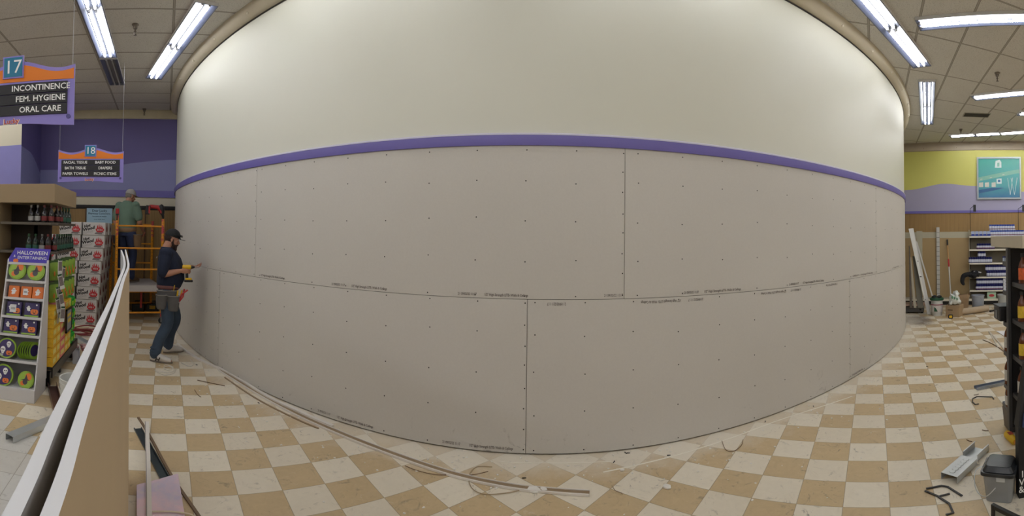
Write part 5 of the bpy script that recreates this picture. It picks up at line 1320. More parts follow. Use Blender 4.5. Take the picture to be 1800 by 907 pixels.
def row(k, u0, u1, n, z, lb, grp, off=.34, dz=0.):
    a = onr(u0, 440, off)[0]; b = onr(u1, 440, off)[0]
    for i in range(n):
        s = a+(b-a)*(i+.5)/n
        for d in (0,):
            p = rw(s, off-d*.1, z+dz+.001); put(pb, k, p, lb, grp)
row(1, 1717, 1748, 7, zsh[1], 'small navy bottle with a plum band on the second shelf down', 'bottles on the second shelf down')
row(0, 1703, 1743, 10, zsh[2], 'small navy bottle in the row on the middle shelf', 'bottles on the middle shelf')
row(0, 1719, 1732, 3, zsh[2], 'small navy bottle standing on top of the middle shelf row', 'upper bottles on the middle shelf', dz=.151)
row(0, 1734, 1772, 9, zsh[3], 'small navy bottle in the lower row of the fourth shelf', 'lower row on the fourth shelf'); row(0, 1732, 1770, 9, zsh[3], 'small navy bottle in the upper row of the fourth shelf', 'upper row on the fourth shelf', dz=.151)
row(1, 1715, 1762, 11, zsh[4], 'small navy bottle in the lower row of the bottom bottle shelf', 'lower row on the bottom shelf'); row(0, 1716, 1762, 11, zsh[4], 'small navy bottle in the upper row of the bottom bottle shelf', 'upper row on the bottom shelf', dz=.151)
row(2, 1741, 1800, 14, zsh[0], 'white bottle with a bright blue cap in the lower row on top of the shelves', 'lower row on top of the shelf unit'); row(2, 1739, 1784, 10, zsh[0], 'white bottle with a bright blue cap in the upper row on top of the shelves', 'upper row on top of the shelf unit', dz=.151)
p = None
for i in range(5):
    s = onr(1707+i*6.9+3.4, 410, .34)[0]; loc = rw(s, .34, zsh[0]+.001); rz = math.atan2(rd.y, rd.x)
    if p is None:
        p = thing('carton', 'small blue and white carton in the row at the left end of the shelf top', 'carton', loc, rz, 'blue and white cartons on the shelf top')
        MB().box((0, 0, .065), (.088, .10, .13)).build('carton_body', mat('pale_blue_card', (168, 180, 212), .5, var=.1, scale=30), p, smooth=0, bevel=.002)
        MB().box((0, -.051, .035), (.088, .002, .05)).box((0, .051, .035), (.088, .002, .05)).build('blue_print', mat('royal_blue_print', (40, 60, 150), .5), p, smooth=0)
    else: dup(p, loc, rz)
p = None
for i in range(4):
    s = onr(1769, 500, .34)[0]; loc = rw(s, .34, zsh[4]+.001+i*.075)
    if p is None:
        p = thing('white_carton', 'flat white and navy carton in the stack at the right of the bottom shelf', 'carton', loc, rz, 'flat cartons stacked on the bottom shelf')
        MB().box((0, 0, .036), (.16, .12, .07)).build('carton_body', mat('cool_white_card', (204, 206, 214), .5), p, smooth=0, bevel=.002)
        MB().box((.02, -.061, .036), (.08, .002, .03)).box((.02, .061, .036), (.08, .002, .03)).build('navy_print', BNV, p, smooth=0)
    else: dup(p, loc, rz+random.uniform(-.05, .05))
p = None
for i in range(3):
    s = onr(1764+i*4.2, 455, .34)[0]; loc = rw(s, .34, zsh[2]+.001)
    if p is None:
        p = thing('canister', 'pale canister with a navy lid at the right of the middle shelf', 'canister', loc, 0, 'canisters on the middle shelf')
        MB().lathe([(0, 0), (.028, 0), (.028, .13), (0, .13)], 12).build('tin', mat('pale_tin', (160, 170, 186), .4), p); MB().lathe([(.03, .125), (.03, .165), (0, .165)], 12).build('lid', BNV, p)
    else: dup(p, loc)
# black jacket thrown on the fourth shelf
s, _ = onr(1712, 487, .36); t = thing('jacket', 'black jacket with a pale lining thrown over the end of the fourth shelf', 'jacket', rw(s, .36, zsh[3]))
o = MB()
for k in range(22): o.ell((random.uniform(-.18, .20), random.uniform(-.12, .10), random.uniform(.02, .12)), (random.uniform(.06, .12), random.uniform(.05, .09), random.uniform(.03, .06)), 10, 7, Matrix.Rotation(random.uniform(-.5, .5), 4, 'Y'))
o.M = Matrix.Rotation(math.atan2(rd.y, rd.x), 4, 'Z')
limb(o, [(-.12, -.10, .08), (-.26, -.13, .04), (-.30, -.14, -.10), (-.27, -.14, -.17)], [.06, .065, .055, .04], 10)
remeshed(o, 'cloth', mat('black_cloth', (26, 26, 30), .9, var=.1, bump=.3), t, .012, 2)
o = MB(Matrix.Rotation(math.atan2(rd.y, rd.x), 4, 'Z')); 
for k in range(5): o.ell((.02+k*.035, -.09, .135-.004*k), (.035, .03, .02), 8, 5)
o.build('lining', mat('pale_lining', (180, 180, 182), .8), t)
# box of wipes on the base deck
s, _ = onr(1743, 522, .34); t = thing('detergent_box', 'green and white box with a red oval on the lowest deck of the wall shelves', 'box', rw(s, .34, .151), math.atan2(rd.y, rd.x))
MB().box((0, 0, .085), (.23, .12, .17)).build('carton_body', mat('pale_green_card', (170, 196, 168), .5, var=.1, scale=8), t, smooth=0, bevel=.003)
o = MB()
for sg in (-1, 1): o.prism([(.07*math.cos(a), .085+.035*math.sin(a)) for a in [2*PI*k/20 for k in range(20)]], .001*sg, (0, sg*.061, 0), (1, 0, 0), (0, 0, 1))
o.build('red_oval', mat('oval_red', (186, 50, 60), .5), t, smooth=0)
# ------------------------------------------------------------------ things leaning by the wall
def slab(pts4, th, name, m, label, cat, group=None, parts=None):
    """pts4: bottom-left, bottom-right, top-right, top-left; thickness away from the viewer"""
    a = [V(p) for p in pts4]; n = (a[1]-a[0]).cross(a[3]-a[0]).normalized()
    if n.dot(a[0]-V((0, 0, CH))) < 0: n = -n
    t = thing(name, label, cat, a[0]); vs = a+[p+n*th for p in a]
    MB().add(vs, [(0, 1, 2, 3), (4, 5, 6, 7), (0, 1, 5, 4), (1, 2, 6, 5), (2, 3, 7, 6), (3, 0, 4, 7)]).build('panel', m, t, world=True, smooth=0, bevel=.003)
    return t, a, n
SHW = mat('shelf_white_metal', (202, 200, 194), .4, .1, var=.03)
def f2(u, v): return fl(u, v)
b0, b1 = fl(1630, 553), fl(1637.5, 553)
t, a, n = slab([b0+V((0, 0, .004)), b1+V((0, 0, .004)), at(1605.5, 401, 11.15), at(1597, 402, 11.05)], .035, 'metal_shelf_panel', SHW, 'long white metal panel with small slots leaning at the end of the rounded wall', 'panel')
o = MB()
for f, g, w_ in ((.42, .35, .045), (.60, .5, .02), (.16, .3, .015)):
    p = (a[0]*(1-g)+a[1]*g)*(1-f)+(a[3]*(1-g)+a[2]*g)*f; o.box(p-n*.002, (w_, .004, .02), math.atan2((a[1]-a[0]).y, (a[1]-a[0]).x))
o.build('slots', DARK, t, world=True, smooth=0)
slab([at(1642, 535.5, 11.5), at(1644.5, 535.5, 11.5), at(1612, 424, 11.75), at(1609.5, 424, 11.75)], .02, 'white_batten', SHW, 'thin white batten leaning to the left behind the long white panel', 'batten')
sA = onr(1611, 420, .06)[0]; sB = onr(1621, 420, .06)[0]
t = thing('pegboard_offcut', 'cream perforated board standing against the wall behind the leaning panels', 'board', rw((sA+sB)/2, .06, .165)); rbw('board', PEGC, t, sA, sB, .035, .055, .165, 1.93, smooth=0)
BR1 = mat('grey_brown_board', (98, 88, 76), .7, var=.1)
# low dolly holding the offcuts
dl = fl(1598, 553); dr_ = fl(1627, 553)
DOL = thing('flat_dolly', 'low grey flat dolly at the end of the rounded wall carrying offcut boards', 'dolly', (10.45, -.98, 0)); dd = (dr_-dl).normalized(); ang = math.atan2(dd.y, dd.x)
o = MB(Matrix.Rotation(ang, 4, 'Z')); o.box((-.04, .15, .19), (.52, .42, .03)); o.build('deck', mat('worn_cream_deck', (190, 160, 140), .6, var=.08), DOL, smooth=0, bevel=.003)
o = MB(Matrix.Rotation(ang, 4, 'Z')); o.box((-.05, .12, .09), (.42, .30, .13)); o.build('chassis', mat('dark_grey_metal', (92, 90, 88), .5, .4), DOL, smooth=0, bevel=.01)
o = MB(Matrix.Rotation(ang, 4, 'Z')); o.lathe([(0, 0), (.022, 0), (.022, .004), (0, .004)], 14, (.08, -.031, .09), Matrix.Rotation(PI/2, 4, 'X')); o.build('knob', BLACK, DOL)
for x_, y_ in ((-.2, .02), (.12, .02), (-.2, .24), (.12, .24)):
    o = MB(Matrix.Rotation(ang, 4, 'Z')); o.lathe([(0, -.012), (.024, -.012), (.024, .012), (0, .012)], 12, (x_, y_, .025), Matrix.Rotation(PI/2, 4, 'X')); o.build('wheel', RUB, DOL)
for i, (u0, u1, ut0, ut1, v1, D_, m, lb) in enumerate(((1599, 1604, 1597.5, 1599.5, 432, 10.75, BR1, 'dark brown board on the dolly, nearest the rounded wall'), (1606, 1611, 1598.5, 1601.5, 452, 10.8, mat('cream_batten', (178, 168, 146), .6), 'cream batten standing on the dolly in front of the dark boards'), (1613, 1624, 1604, 1610, 450, 10.95, mat('grey_green_board', (112, 108, 94), .7, var=.08), 'grey-green board on the dolly leaning back to the left'), (1618, 1621, 1616, 1618.5, 470, 11.0, mat('cream_batten', (178, 168, 146), .6), 'short cream batten standing at the right of the dolly'))):
    slab([at(u0, 541, 10.4), at(u1, 541, 10.4), at(ut1, v1, D_), at(ut0, v1, D_)], .02, 'offcut_board', m, lb, 'board')
# slotted upright on the wall
sA, zt_ = onr(1646, 399.5, .07); sB = onr(1650, 399.5, .07)[0]
t = thing('slotted_upright', 'white slotted metal upright standing against the brown pegboard', 'upright', rw(sA, .05, .12)); rbw('upright_post', SHW, t, sA, sB+.02, .04, .08, .155, zt_, smooth=0)
o = MB()
for k in range(14): rbox(o, sA, sB+.02, .08, .0815, .25+k*.125, .258+k*.125)
o.build('slot_marks', DARK, t, world=True, smooth=0)
# roller pole
pB = rw(onr(1671.5, 515, .40)[0], .42, .17); s_, z_ = onr(1665, 421, .06); pT = rw(s_, .06, z_); dv = pT-pB
t = thing('paint_pole', 'extension pole with black tip, wood, red and white sections leaning on the pegboard', 'pole', pB)
for nm, f0, f1, r_, m in (('lower_tube', 0, .53, .018, SHW), ('red_collar', .53, .66, .022, mat('collar_red', (180, 40, 44), .4)), ('wooden_section', .66, .90, .016, mat('pole_wood', (196, 150, 96), .5)), ('grip', .90, 1, .02, BLACK)):
    MB().tube([pB+dv*f0, pB+dv*f1], r_, 10).build(nm, m, t, world=True)
# buckets, box, bags
GRD = mat('dark_green_lid', (34, 84, 58), .5)
p = (fl(1637, 555)+fl(1659, 555))/2; p = V((p.x+.10, p.y-.0, 0))
t = bucket(p, .135, .36, 'white paint bucket with a dark green rim beside the leaning panels', WB, handle=False)
o = MB(); o.lathe([(.15, .34), (.158, .35), (.158, .385), (.14, .39), (.12, .37), (0, .37)], 24); o.build('lid', GRD, t)
o = MB()
for k in range(9): o.ell((random.uniform(-.08, .08), random.uniform(-.08, .08), .40+random.uniform(0, .02)), (.04, .035, .025), 8, 5)
o.build('rags', mat('dark_rag', (40, 44, 44), .9), t)
tv = V((-p.x, -p.y, 0)).normalized(); sv = V((-tv.y, tv.x, 0))
MB().lathe([(.1325, .08), (.1385, .26)], 28).build('printed_label', mat('label_offwhite', (214, 208, 204), .5, var=.1, scale=20), t)
MB().lathe([(.1395, .235), (.1400, .255)], 28).build('label_band', mat('label_rose', (150, 84, 96), .5), t)
o = MB(); 
vs = [tv*.140+sv*x+V((0, 0, z)) for x, z in ((.02, .10), (-.06, .10), (-.06, .20), (-.02, .17))]; o.add(vs+[v+tv*.002 for v in vs], [(0, 1, 2, 3), (4, 5, 6, 7)]); o.build('label_triangle', GRD, t, smooth=0)
c0, c1 = fl(1661.5, 556.5), fl(1686, 558); cd = (c1-c0).normalized(); cn = V((cd.y, -cd.x, 0)); cn = cn if cn.x > 0 else -cn; mid = (c0+c1)/2+cn*.15
t = thing('cardboard_box', 'brown cardboard box under a white plastic bag beside the paint bucket', 'box', mid, math.atan2(cd.y, cd.x))
CB = mat('brown_cardboard', (160, 136, 106), .8, var=.05)
MB().box((0, 0, .125), (.32, .28, .25)).build('carton_body', CB, t, smooth=0, bevel=.004); MB().box((-.05, -.1405, .15), (.12, .001, .02)).box((-.05, .1405, .15), (.12, .001, .02)).build('print', mat('cardboard_ink', (90, 70, 50), .8), t, smooth=0)
MB().box((.0, 0, .2505), (.05, .28, .001)).build('tape', mat('tape_tan', (176, 146, 106), .3), t, smooth=0)
def crumple(name, loc, rx, ry, h, m, label, cat, n=26, vox=.012, neck=True, seed=1):
    random.seed(seed); t = thing(name, label, cat, loc); o = MB()
    o.ell((0, 0, h*.35), (rx*.8, ry*.8, h*.34), 14, 9)
    for k in range(n):
        a = random.uniform(0, 2*PI); z = random.uniform(.1, .9); rr = (1-.5*z)
        o.ell((rx*.7*rr*math.cos(a), ry*.7*rr*math.sin(a), h*z), (rx*random.uniform(.15, .4), ry*random.uniform(.15, .4), h*random.uniform(.08, .2)), 9, 6, Matrix.Rotation(random.uniform(-1, 1), 4, 'X'))
    q = remeshed(o, 'bag_film', m, t, vox, 1); tx = bpy.data.textures.new('crumple', 'CLOUDS'); tx.noise_scale = .05; dm = q.modifiers.new('crumple', 'DISPLACE'); dm.texture = tx; dm.strength = .045; return t
PLB = mat('white_bag_film', (214, 218, 214), .35, var=.08, scale=12)
t = crumple('plastic_bag', (mid.x, mid.y, .252), .18, .15, .30, PLB, 'white plastic bag with green print crumpled on top of the cardboard box', 'bag', seed=3)
o = MB()
for k in range(3): o.ell(tv*.13+sv*(.05-.05*k)+V((0, 0, .14+.02*k)), (.02, .02, .035), 8, 6)
o.build('green_print', mat('bag_green_print', (90, 140, 110), .5), t)
p = fl(1671, 560); t = thing('tape_measure', 'small yellow and black tape measure on the floor in front of the cardboard box', 'tape measure', (p.x, p.y, 0), ang)
MB().box((0, 0, .045), (.10, .05, .088)).build('case', BLT, t, bevel=.015); MB().box((0, -.026, .045), (.06, .004, .05)).box((0, .026, .045), (.06, .004, .05)).build('badge', YT, t, smooth=0)
p = fl(1703, 548); t = thing('paper_bag', 'crumpled brown paper bag left of the grey bucket', 'bag', (p.x+.15, p.y+.13, 0), ang)
o = MB(); random.seed(5)
prof_ = [(.10, .14, 0), (.105, .145, .1), (.115, .16, .22), (.13, .17, .32), (.12, .185, .40)]
vs = []; N_s = 28
for a_, b_2, z in prof_:
    for k in range(N_s):
        q_ = 2*PI*k/N_s; c_ = math.cos(q_); s_ = math.sin(q_); e = .45
        x = (abs(c_)**e)*(1 if c_ > 0 else -1)*b_2+random.uniform(-.012, .012)*(z > .05); y = (abs(s_)**e)*(1 if s_ > 0 else -1)*a_+random.uniform(-.012, .012)*(z > .05)
        vs.append((x, y, z+random.uniform(-.02, .02)*(z > .3)))
fs = [(i*N_s+k, i*N_s+(k+1) % N_s, (i+1)*N_s+(k+1) % N_s, (i+1)*N_s+k) for i in range(4) for k in range(N_s)]+[tuple(range(N_s))]
o.add(vs, fs); o.build('paper', mat('kraft_paper', (154, 128, 98), .85, var=.08), t, smooth=20)
MB().ell((-.13, -.05, .12), (.03, .06, .10), 8, 6).build('stain_patch', mat('rust_paper', (160, 84, 50), .8), t)
p = (fl(1711.5, 547)+fl(1733.5, 547))/2
bucket((p.x+.12, p.y+.02, 0), .15, .37, 'grey plastic bucket behind the brown paper roll', mat('grey_bucket_plastic', (150, 156, 166), .45, var=.03))
p = (fl(1757, 543)+fl(1776, 543))/2
bucket((p.x+.12, p.y, 0), .14, .34, 'translucent whitish bucket behind the end of the dark store shelf', mat('cloudy_plastic', (176, 178, 176), .35, var=.08, alpha=.85))
p0, p1 = fl(1686, 556, .0), fl(1737, 548.5, .0); d_ = (p1-p0).normalized(); q0, q1 = p0+V((0, 0, .078)), p1+V((0, 0, .078))
t = thing('paper_roll', 'roll of brown paper lying on the floor in front of the grey bucket', 'paper roll', p0)
MB().tube([q0+d_*.06+V((.08, 0, 0)), q1+V((.08, 0, 0))], .072, 24).build('roll', mat('kraft_roll', (172, 154, 130), .7, var=.04), t, world=True)
MB().tube([q0+V((.08, 0, 0))+d_*.056, q0+V((.08, 0, 0))+d_*.06], .025, 14).build('core', mat('core_dark', (90, 72, 54), .8), t, world=True)
p = fl(1748, 548); t = thing('hand_tool', 'black and yellow hand tool lying near the translucent bucket', 'tool', (p.x, p.y, 0), -1.1)
MB().tube([(-.14, 0, .03), (0, 0, .035)], [(.028, .024), (.024, .02)], 10).build('grip', BLT, t); MB().tube([(0, 0, .035), (.06, 0, .04), (.09, 0, .04)], [.02, .03, .025], 10).build('body', YT, t)
# ceiling vent
t = thing('ceiling_vent', 'dark ceiling vent at right, above the far fluorescent lights', 'vent', (9.2, -2.15, ZC-.001), -.05)
MB().box((0, 0, -.004), (.30, .56, .008)).build('frame', mat('vent_frame', (150, 144, 132), .5), t, smooth=0); MB().box((-.0, 0, -.009), (.25, .52, .004)).build('opening', mat('vent_dark', (44, 40, 36), .8), t, smooth=0)
for k in range(4): MB().box((-.09+k*.06, 0, -.013), (.008, .52, .008)).build('louver', mat('vent_louver', (90, 84, 76), .6), t, smooth=0)
# dusty dark patch on the far tiles
# ================================================================== RIGHT SIDE, FOREGROUND
# loose trim and studs on the floor
def lay(uv, w_, m, name, label, cat, h=.006):
    return edge_strip(name, uv, [(-w_/2, 0), (w_/2, 0), (w_/2, h), (-w_/2, h)], m, label, cat, z=.001, n=3)
lay([(1738.5, 584), (1752, 598), (1766, 616)], .02, mat('pale_strip', (204, 196, 182), .5), 'trim_offcut', 'longest pale trim strip lying toward the dark store shelf', 'strip', .015)
lay([(1740, 586), (1746, 596), (1754, 611)], .018, mat('pale_strip', (204, 196, 182), .5), 'trim_offcut', 'shorter pale trim strip in the narrow V near the white sheet', 'strip', .012)
lay([(1727.5, 598), (1742, 604), (1756, 612), (1764, 618)], .012, mat('brown_strip_dark', (110, 90, 68), .6), 'trim_offcut', 'thin brown trim strip crossing below the pale V of strips', 'strip', .01)
t = thing('white_sheet', 'flat white sheet on the tiles beside the dark store shelf', 'sheet', fl(1765, 590)); pts = [fl(1751.5, 583.5), fl(1790, 583), fl(1790, 606), fl(1776, 598)]
MB().prism([(p.x-pts[0].x, p.y-pts[0].y) for p in pts], .006, (pts[0].x, pts[0].y, .0075)).build('panel', mat('bright_white_sheet', (232, 232, 234), .5), t, world=True, smooth=0)
p, q_ = fl(1722, 683), fl(1775, 672); d = q_-p
channel(((p.x+q_.x)/2, (p.y+q_.y)/2, .002), math.atan2(d.y, d.x), d.length+.1, .09, .03, 'grey-blue steel stud on the tiles pointing at the dark store shelf', m=mat('blue_steel', (164, 172, 184), .3, .75, var=.08), holes=False)
a1 = math.atan2(-.345, .40)
channel((3.33, -.62, .002), a1, .30, .135, .045, 'short galvanised steel stud with punched web, cut end facing left', flip=True)
MB_ = channel((3.565, -.80, .002), a1, .20, .13, .05, 'notched galvanised steel piece joined behind the punched stud', holes=False)
BST = mat('black_strap', (22, 22, 26), .35)
def S6(L): return [(1560+x*.4047, 540+y*.4046) for x, y in L]
def strap(polys, label, w_=.014):
    t = thing('plastic_strapping', label, 'strapping', fl(*polys[0][0])); TM[t.name] = Matrix.Translation(t.location)
    for pl_ in polys:
        P = [V((p.x, p.y, .003)) for p in floor_path(pl_)]; MB().sweep([(-w_/2, 0), (w_/2, 0), (w_/2, .006), (-w_/2, .006)], P).build('strap', BST, t, world=True, smooth=0)
strap([S6([(168, 792), (235, 779), (262, 784), (324, 823)])], 'long bent piece of black strapping at the bottom right')
strap([S6([(163, 801), (222, 826), (270, 814)])], 'short straight piece of black strapping under the long bent one')
strap([S6([(222, 828), (268, 857), (286, 897), (254, 906)])], 'hooked piece of black strapping at the bottom edge')
S5 = [(1480+x*.3828, 560+y*.3828) for x, y in ((697, 372), (690, 362), (620, 360), (600, 370), (599, 385), (612, 397), (628, 394))]
strap([S5], 'small hook of black strapping on the pale tile right of the wall', .012)
for i, (u, v) in enumerate(((1704, 775), (1732, 757), (1716, 694))):
    p = fl(u, v); solo(MB().tube([(-.03, 0, .003), (0, .008, .003), (.03, 0, .003)], .004, 5), 'dark_scrap', BRW, ('small dark curl on the pale tile above the steel stud', 'tiny dark scrap beside the tile joint at right', 'tiny dark scrap above the hook of strapping')[i], 'debris', (p.x, p.y, 0), random.uniform(0, 3))
# dark double-sided store shelf seen from its end
GS = mat('charcoal_metal', (70, 70, 72), .45, .4, var=.05); GSD = mat('charcoal_panel', (36, 35, 36), .6, .2)
t = thing('gondola_shelf', 'charcoal double-sided store shelf with a cream top, cut by the right edge', 'shelf', (3.80, -1.16, 0)); YE = -2.6
MB().box((3.80, (YE-1.13)/2, 1.70), (.96, 1.13*-1-YE if False else abs(YE+1.13), .10)).build('top_canopy', mat('cream_laminate', (190, 180, 158), .6, var=.03), t, world=True, smooth=0, bevel=.003)
MB().box((3.80, -1.16, .825), (.055, .03, 1.645)).build('end_post', GS, t, world=True, smooth=0, bevel=.003)
MB().box((3.80, (YE-1.18)/2, .86), (.02, abs(YE+1.18), 1.56)).build('spine_panel', GSD, t, world=True, smooth=0)
for z in (1.52, 1.257, .977, .713, .418): MB().box((3.895, (YE-1.155)/2, z-.02), (.14, abs(YE+1.155), .04)).build('shelf_board', GS, t, world=True, smooth=0, bevel=.004)
for z in (1.35, 1.03, .72, .39): MB().box((3.60, (YE-1.18)/2, z-.02), (.35, abs(YE+1.18), .04)).build('shelf_board', GS, t, world=True, smooth=0, bevel=.004)
MB().box((3.60, (YE-1.3)/2, .05), (.36, abs(YE+1.3), .10)).build('base_deck', BLACK, t, world=True, smooth=0)
AMB = mat('amber_bottle', (96, 48, 20), .15, var=.05); YL = mat('yellow_label', (214, 178, 50), .5, var=.2, scale=40); RL_ = mat('orange_label', (206, 92, 40), .5, var=.3, scale=40); WL_ = mat('white_bottle_label', (190, 186, 178), .5, var=.15, scale=40)
def sauce(lb_m, capm, h=.25, r=.036):
    t = thing('sauce_bottle', 'x', 'bottle')
    MB().lathe([(0, 0), (r, 0), (r, h*.56), (r*.8, h*.68), (r*.38, h*.8), (r*.36, h*.9), (0, h*.9)], 16).build('glass', AMB, t); MB().lathe([(r*1.01, h*.12), (r*1.02, h*.13), (r*1.02, h*.5), (r*1.01, h*.51)], 16).build('label_wrap', lb_m, t)
    MB().lathe([(r*.42, h*.87), (r*.45, h*.88), (r*.45, h), (0, h)], 12).build('cap', capm, t); return t
sb_ = [sauce(YL, BLT), sauce(RL_, BLT), sauce(WL_, BLT)]; used = [0, 0, 0]
for i, (x, y, z, k, lb) in enumerate(((3.60, -1.225, 1.35, 1, 'amber bottle with an orange label at the end of the top shelf at right'), (3.615, -1.22, 1.03, 0, 'amber bottle with a yellow label, second shelf down at right'), (3.60, -1.22, .72, 0, 'amber bottle with a yellow label, third shelf down at right'), (3.66, -1.225, .39, 2, 'amber bottle with a pale label on the lowest near shelf at right'),
       (3.93, -1.19, .713, 2, 'amber bottle with a pale label on the far side, upper one'), (3.93, -1.19, .418, 2, 'amber bottle with a pale label on the far side, middle one'))):
    put(sb_, k, (x, y, z+.001), lb, None)
for z in (1.35, 1.03, .72, .39):
    for j in range(3):
        for x in (3.52, 3.62):
            put(sb_, 0 if j % 2 else 1, (x, -1.34-j*.1, z+.001), 'amber bottle deeper in the dark store shelf at right', 'amber bottles deeper in the shelf')
t = thing('amber_jug', 'large amber jug with a pale label standing on the dark tote', 'jug', (3.90, -1.20, .225))
MB().lathe([(0, 0), (.048, 0), (.052, .01), (.052, .12), (.046, .15), (.02, .175), (.02, .185), (0, .185)], 18).build('glass', AMB, t); MB().lathe([(.0525, .02), (.053, .022), (.053, .10), (.0525, .102)], 18).build('label_wrap', WL_, t)
MB().lathe([(.022, .18), (.022, .19), (0, .19)], 12).build('cap', BLT, t)
t = thing('tool_tote', 'black hard case on the far side of the dark store shelf, at its third level', 'case', (3.985, -1.17, .978))
MB().box((0, 0, .07), (.20, .14, .125)).build('case', BLT, t, bevel=.012); MB().box((-.0, .072, .06), (.05, .006, .07)).build('latch', GREY, t, smooth=0, bevel=.002); MB().box((0, 0, .136), (.215, .15, .016)).build('lid', BLT, t, bevel=.004)
t = thing('storage_tote', 'dark grey lidded tote on the floor under the dark store shelf', 'tote', (3.93, -1.26, 0), .0)
MB().tube([(0, 0, .003), (0, 0, .19)], [(.13, .10), (.15, .12)], 4, ref=(1, 1, 0)).build('tub', mat('smoky_plastic', (74, 66, 60), .3, var=.1), t, bevel=.01)
MB().box((0, 0, .205), (.235, .20, .035)).build('lid', mat('slate_lid', (70, 74, 80), .4), t, bevel=.01)
p, q_ = fl(1768, 772), fl(1780, 784); d = q_-p
t = thing('mustard_bottle', 'yellow squeeze bottle lying on the floor by the dark store shelf', 'bottle', ((p.x+q_.x)/2, (p.y+q_.y)/2-.02, 0), math.atan2(d.y, d.x)); YB = mat('mustard_plastic', (214, 172, 34), .35, var=.04)
MB().tube([(-.09, 0, .034), (-.085, 0, .034), (.06, 0, .034), (.08, 0, .034)], [(.026, .022), (.034, .034), (.034, .034), (.02, .02)], 16).build('bottle_body', YB, t); MB().tube([(.08, 0, .034), (.105, 0, .034)], [.016, .012], 12).build('cap', mat('cap_amber', (200, 130, 30), .4), t)
MB().box((-.02, .0, .0685), (.06, .04, .001)).build('label', mat('label_red', (170, 70, 50), .5), t, smooth=0)
# clear bin with a black lid
a0_, b0_ = fl(1731, 884), fl(1777, 889); d = (b0_-a0_).normalized(); nn = V((-d.y, d.x, 0)); nn = nn if nn.x > 0 else -nn; c = (a0_+b0_)/2+nn*.10
t = thing('clear_bin', 'clear plastic bin with a black lid and wire bail at the bottom right', 'bin', (c.x, c.y, 0), math.atan2(d.y, d.x)); w0 = (b0_-a0_).length; dep = .20
CLR = mat('clear_smoky_plastic', (160, 162, 164), .15, var=.03, alpha=.72); zz = .19
def tub(o, wx, wy, wx2, wy2, z0, z1, rad=.03, n=5):
    def rr(w_, h_): 
        P = []
        for cx_, cy_, a_ in ((w_/2-rad, h_/2-rad, 0), (-w_/2+rad, h_/2-rad, 90), (-w_/2+rad, -h_/2+rad, 180), (w_/2-rad, -h_/2+rad, 270)):
            for k in range(n+1): q = math.radians(a_+90*k/n); P.append((cx_+rad*math.cos(q), cy_+rad*math.sin(q)))
        return P
    A, B_ = rr(wx, wy), rr(wx2, wy2); m = len(A)
    return o.add([(x, y, z0) for x, y in A]+[(x, y, z1) for x, y in B_], [(i, (i+1) % m, m+(i+1) % m, m+i) for i in range(m)]+[tuple(range(m))[::-1], tuple(range(m, 2*m))])
tub(MB(), w0, dep-.04, w0+.035, dep, .002, zz).build('tub', CLR, t, smooth=40)
tub(MB(), w0-.03, dep-.07, w0-.02, dep-.05, .006, .10).build('contents', mat('dark_contents', (70, 68, 68), .7, var=.2, scale=20), t, smooth=40)
LID = mat('black_lid_gloss', (34, 36, 40), .22, var=.04)
o = MB(); tub(o, w0+.06, dep+.03, w0+.06, dep+.03, zz-.012, zz+.012); tub(o, w0+.04, dep+.01, w0-.0, dep-.03, zz+.012, zz+.045); l_ = o.build('lid', LID, t, smooth=40, bevel=.003)
MB().box((.02, -dep/2+.0, zz-.03), (.06, .006, .03)).build('latch', mat('clear_latch', (190, 192, 192), .2), t, smooth=0, bevel=.003)
MB().tube(smoothpath([(-w0/2-.02, .05, zz-.02), (-w0/2-.09, .02, zz-.05), (-w0/2-.07, -.06, zz-.13), (-w0/2+.02, -.165, zz-.11), (.0, -.162, zz-.05)], 6), .0028, 6).build('bail', STEEL, t)
# black card display with packets, and a framed board at the bottom edge
BC = mat('black_card', (16, 16, 18), .6)
B_ = at(1790, 756, 3.0); T_ = at(1802, 640, 3.15)
t = thing('card_display', 'black cardboard display with snack packs and white lettering at the right edge', 'display', (B_.x, B_.y, 0))
MB().box((B_.x+.065, B_.y-.25, B_.z/2), (.07, .48, B_.z)).build('pedestal', BC, t, world=True, smooth=0)
MB().add([(B_.x, B_.y, B_.z), (B_.x, B_.y-.48, B_.z), (B_.x+.10, B_.y-.48, B_.z), (B_.x+.10, B_.y, B_.z), (T_.x, T_.y, T_.z), (T_.x, B_.y-.48, T_.z), (T_.x+.06, B_.y-.48, T_.z), (T_.x+.06, T_.y, T_.z)], [(0, 1, 2, 3), (4, 5, 6, 7), (0, 1, 5, 4), (1, 2, 6, 5), (2, 3, 7, 6), (3, 0, 4, 7)]).build('sloped_tray', BC, t, world=True, smooth=0, bevel=.004)
m = MB(); px_ = B_.x+.028
for ch, u_, v_ in (('I', 1797.5, 834), ('V', 1796, 848), ('&', 1795.5, 861)):
    q_ = onX(u_, v_, px_); text_mb(ch, .062, q_, (0, -1, 0), (0, 0, 1), bold=.01, mb=m)
m.v = [TM[t.name].inverted() @ v for v in m.v]
m.build('lettering', WTXT, t, smooth=0, recalc=False)
FB = [(0, 1, 3, 2), (4, 6, 7, 5), (0, 4, 5, 1), (2, 3, 7, 6), (0, 2, 6, 4), (1, 5, 7, 3)]
sx_, sz_ = T_.x-B_.x, T_.z-B_.z; sl_ = math.hypot(sx_, sz_); nx_, nz_ = -sz_/sl_, sx_/sl_
def sp_(y, f, o_): return V((B_.x+sx_*f+nx_*o_, y+(T_.y-B_.y)*f, B_.z+sz_*f+nz_*o_))
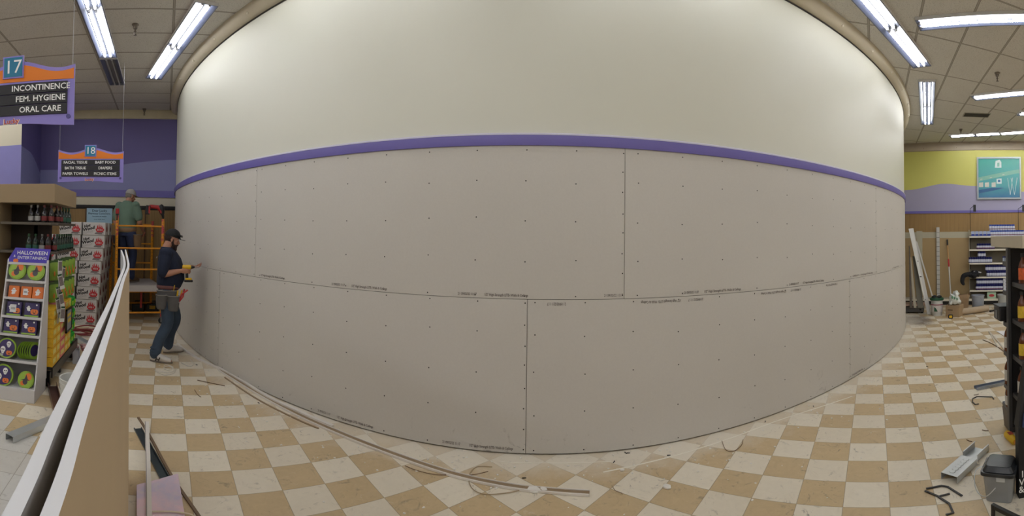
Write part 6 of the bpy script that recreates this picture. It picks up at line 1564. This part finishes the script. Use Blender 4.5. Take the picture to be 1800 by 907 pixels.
for i, (y0, y1, f0, f1, m_, lb) in enumerate(((-.045, -.20, .50, .74, mat('red_foil', (196, 60, 44), .3, var=.15, scale=30), 'red snack pack at the top of the black card display'), (-.03, -.20, .27, .48, mat('orange_foil', (190, 120, 40), .3, var=.3, scale=20), 'orange and black snack pack in the middle of the black card display'), (-.02, -.20, .03, .25, mat('blue_foil', (44, 60, 96), .3, var=.4, scale=25), 'dark blue snack pack at the bottom of the black card display'))):
    vs = [sp_(B_.y+y, f, o_) for f in (f0, f1) for y in (y0, y1) for o_ in (.003, .028)]; q = thing('snack_pack', lb, 'snack pack', vs[0])
    MB().add(vs, FB).build('pouch', m_, q, world=True, bevel=.006)
    vs2 = [sp_(B_.y+y, f, o_) for f in (f0+.05, f1-.06) for y in (y0-.03, y1+.03) for o_ in (.0285, .030)]; MB().add(vs2, FB).build('print', BC if i != 2 else mat('silver_foil', (140, 146, 160), .3, var=.3, scale=30), q, world=True, smooth=0)
    if i == 1:
        mm = text_mb('K', .05, (0, 0, 0), (1, 0, 0), (0, 1, 0), bold=.04, fn=lambda x, y: sp_(B_.y-.075, .38, .0315)+V((0, -1, 0))*x+V((sx_/sl_, 0, sz_/sl_))*y); mm.v = [TM[q.name].inverted() @ v for v in mm.v]; mm.build('lettering', WTXT, q, smooth=0, recalc=False)
P_a, Q_a = at(1744, 885, 2.55), at(1812, 905, 2.38)
t = thing('framed_board', 'black framed board with a yellow picture at the bottom right corner', 'sign', (P_a.x, P_a.y, 0)); dq = Q_a-P_a; dq.z = 0; L_ = .45; dq.normalize(); zt_ = P_a.z
def fb(s0_, s1_, z0_, z1_, o0, o1):
    n_ = V((-dq.y, dq.x, 0)); n_ = n_ if n_.x < 0 else -n_
    return [V((P_a.x, P_a.y, 0))+dq*s_+n_*o_+V((0, 0, z_)) for z_ in (z0_, z1_) for s_ in (s0_, s1_) for o_ in (o0, o1)]
for s0_, s1_, z0_, z1_ in ((0, .022, .002, zt_), (L_-.022, L_, .002, zt_), (.022, L_-.022, .002, .03), (.022, L_-.022, zt_-.022, zt_)): MB().add(fb(s0_, s1_, z0_, z1_, -.012, .012), FB).build('frame', BLACK, t, world=True, smooth=0, bevel=.002)
MB().add(fb(.02, L_-.02, .02, zt_-.02, -.008, .002), FB).build('picture', mat('pale_print', (150, 150, 140), .4), t, world=True, smooth=0)
MB().add(fb(.05, L_-.03, .03, zt_-.05, .002, .004), FB).build('yellow_field', mat('mustard_print', (184, 160, 40), .4, var=.15, scale=12), t, world=True, smooth=0)
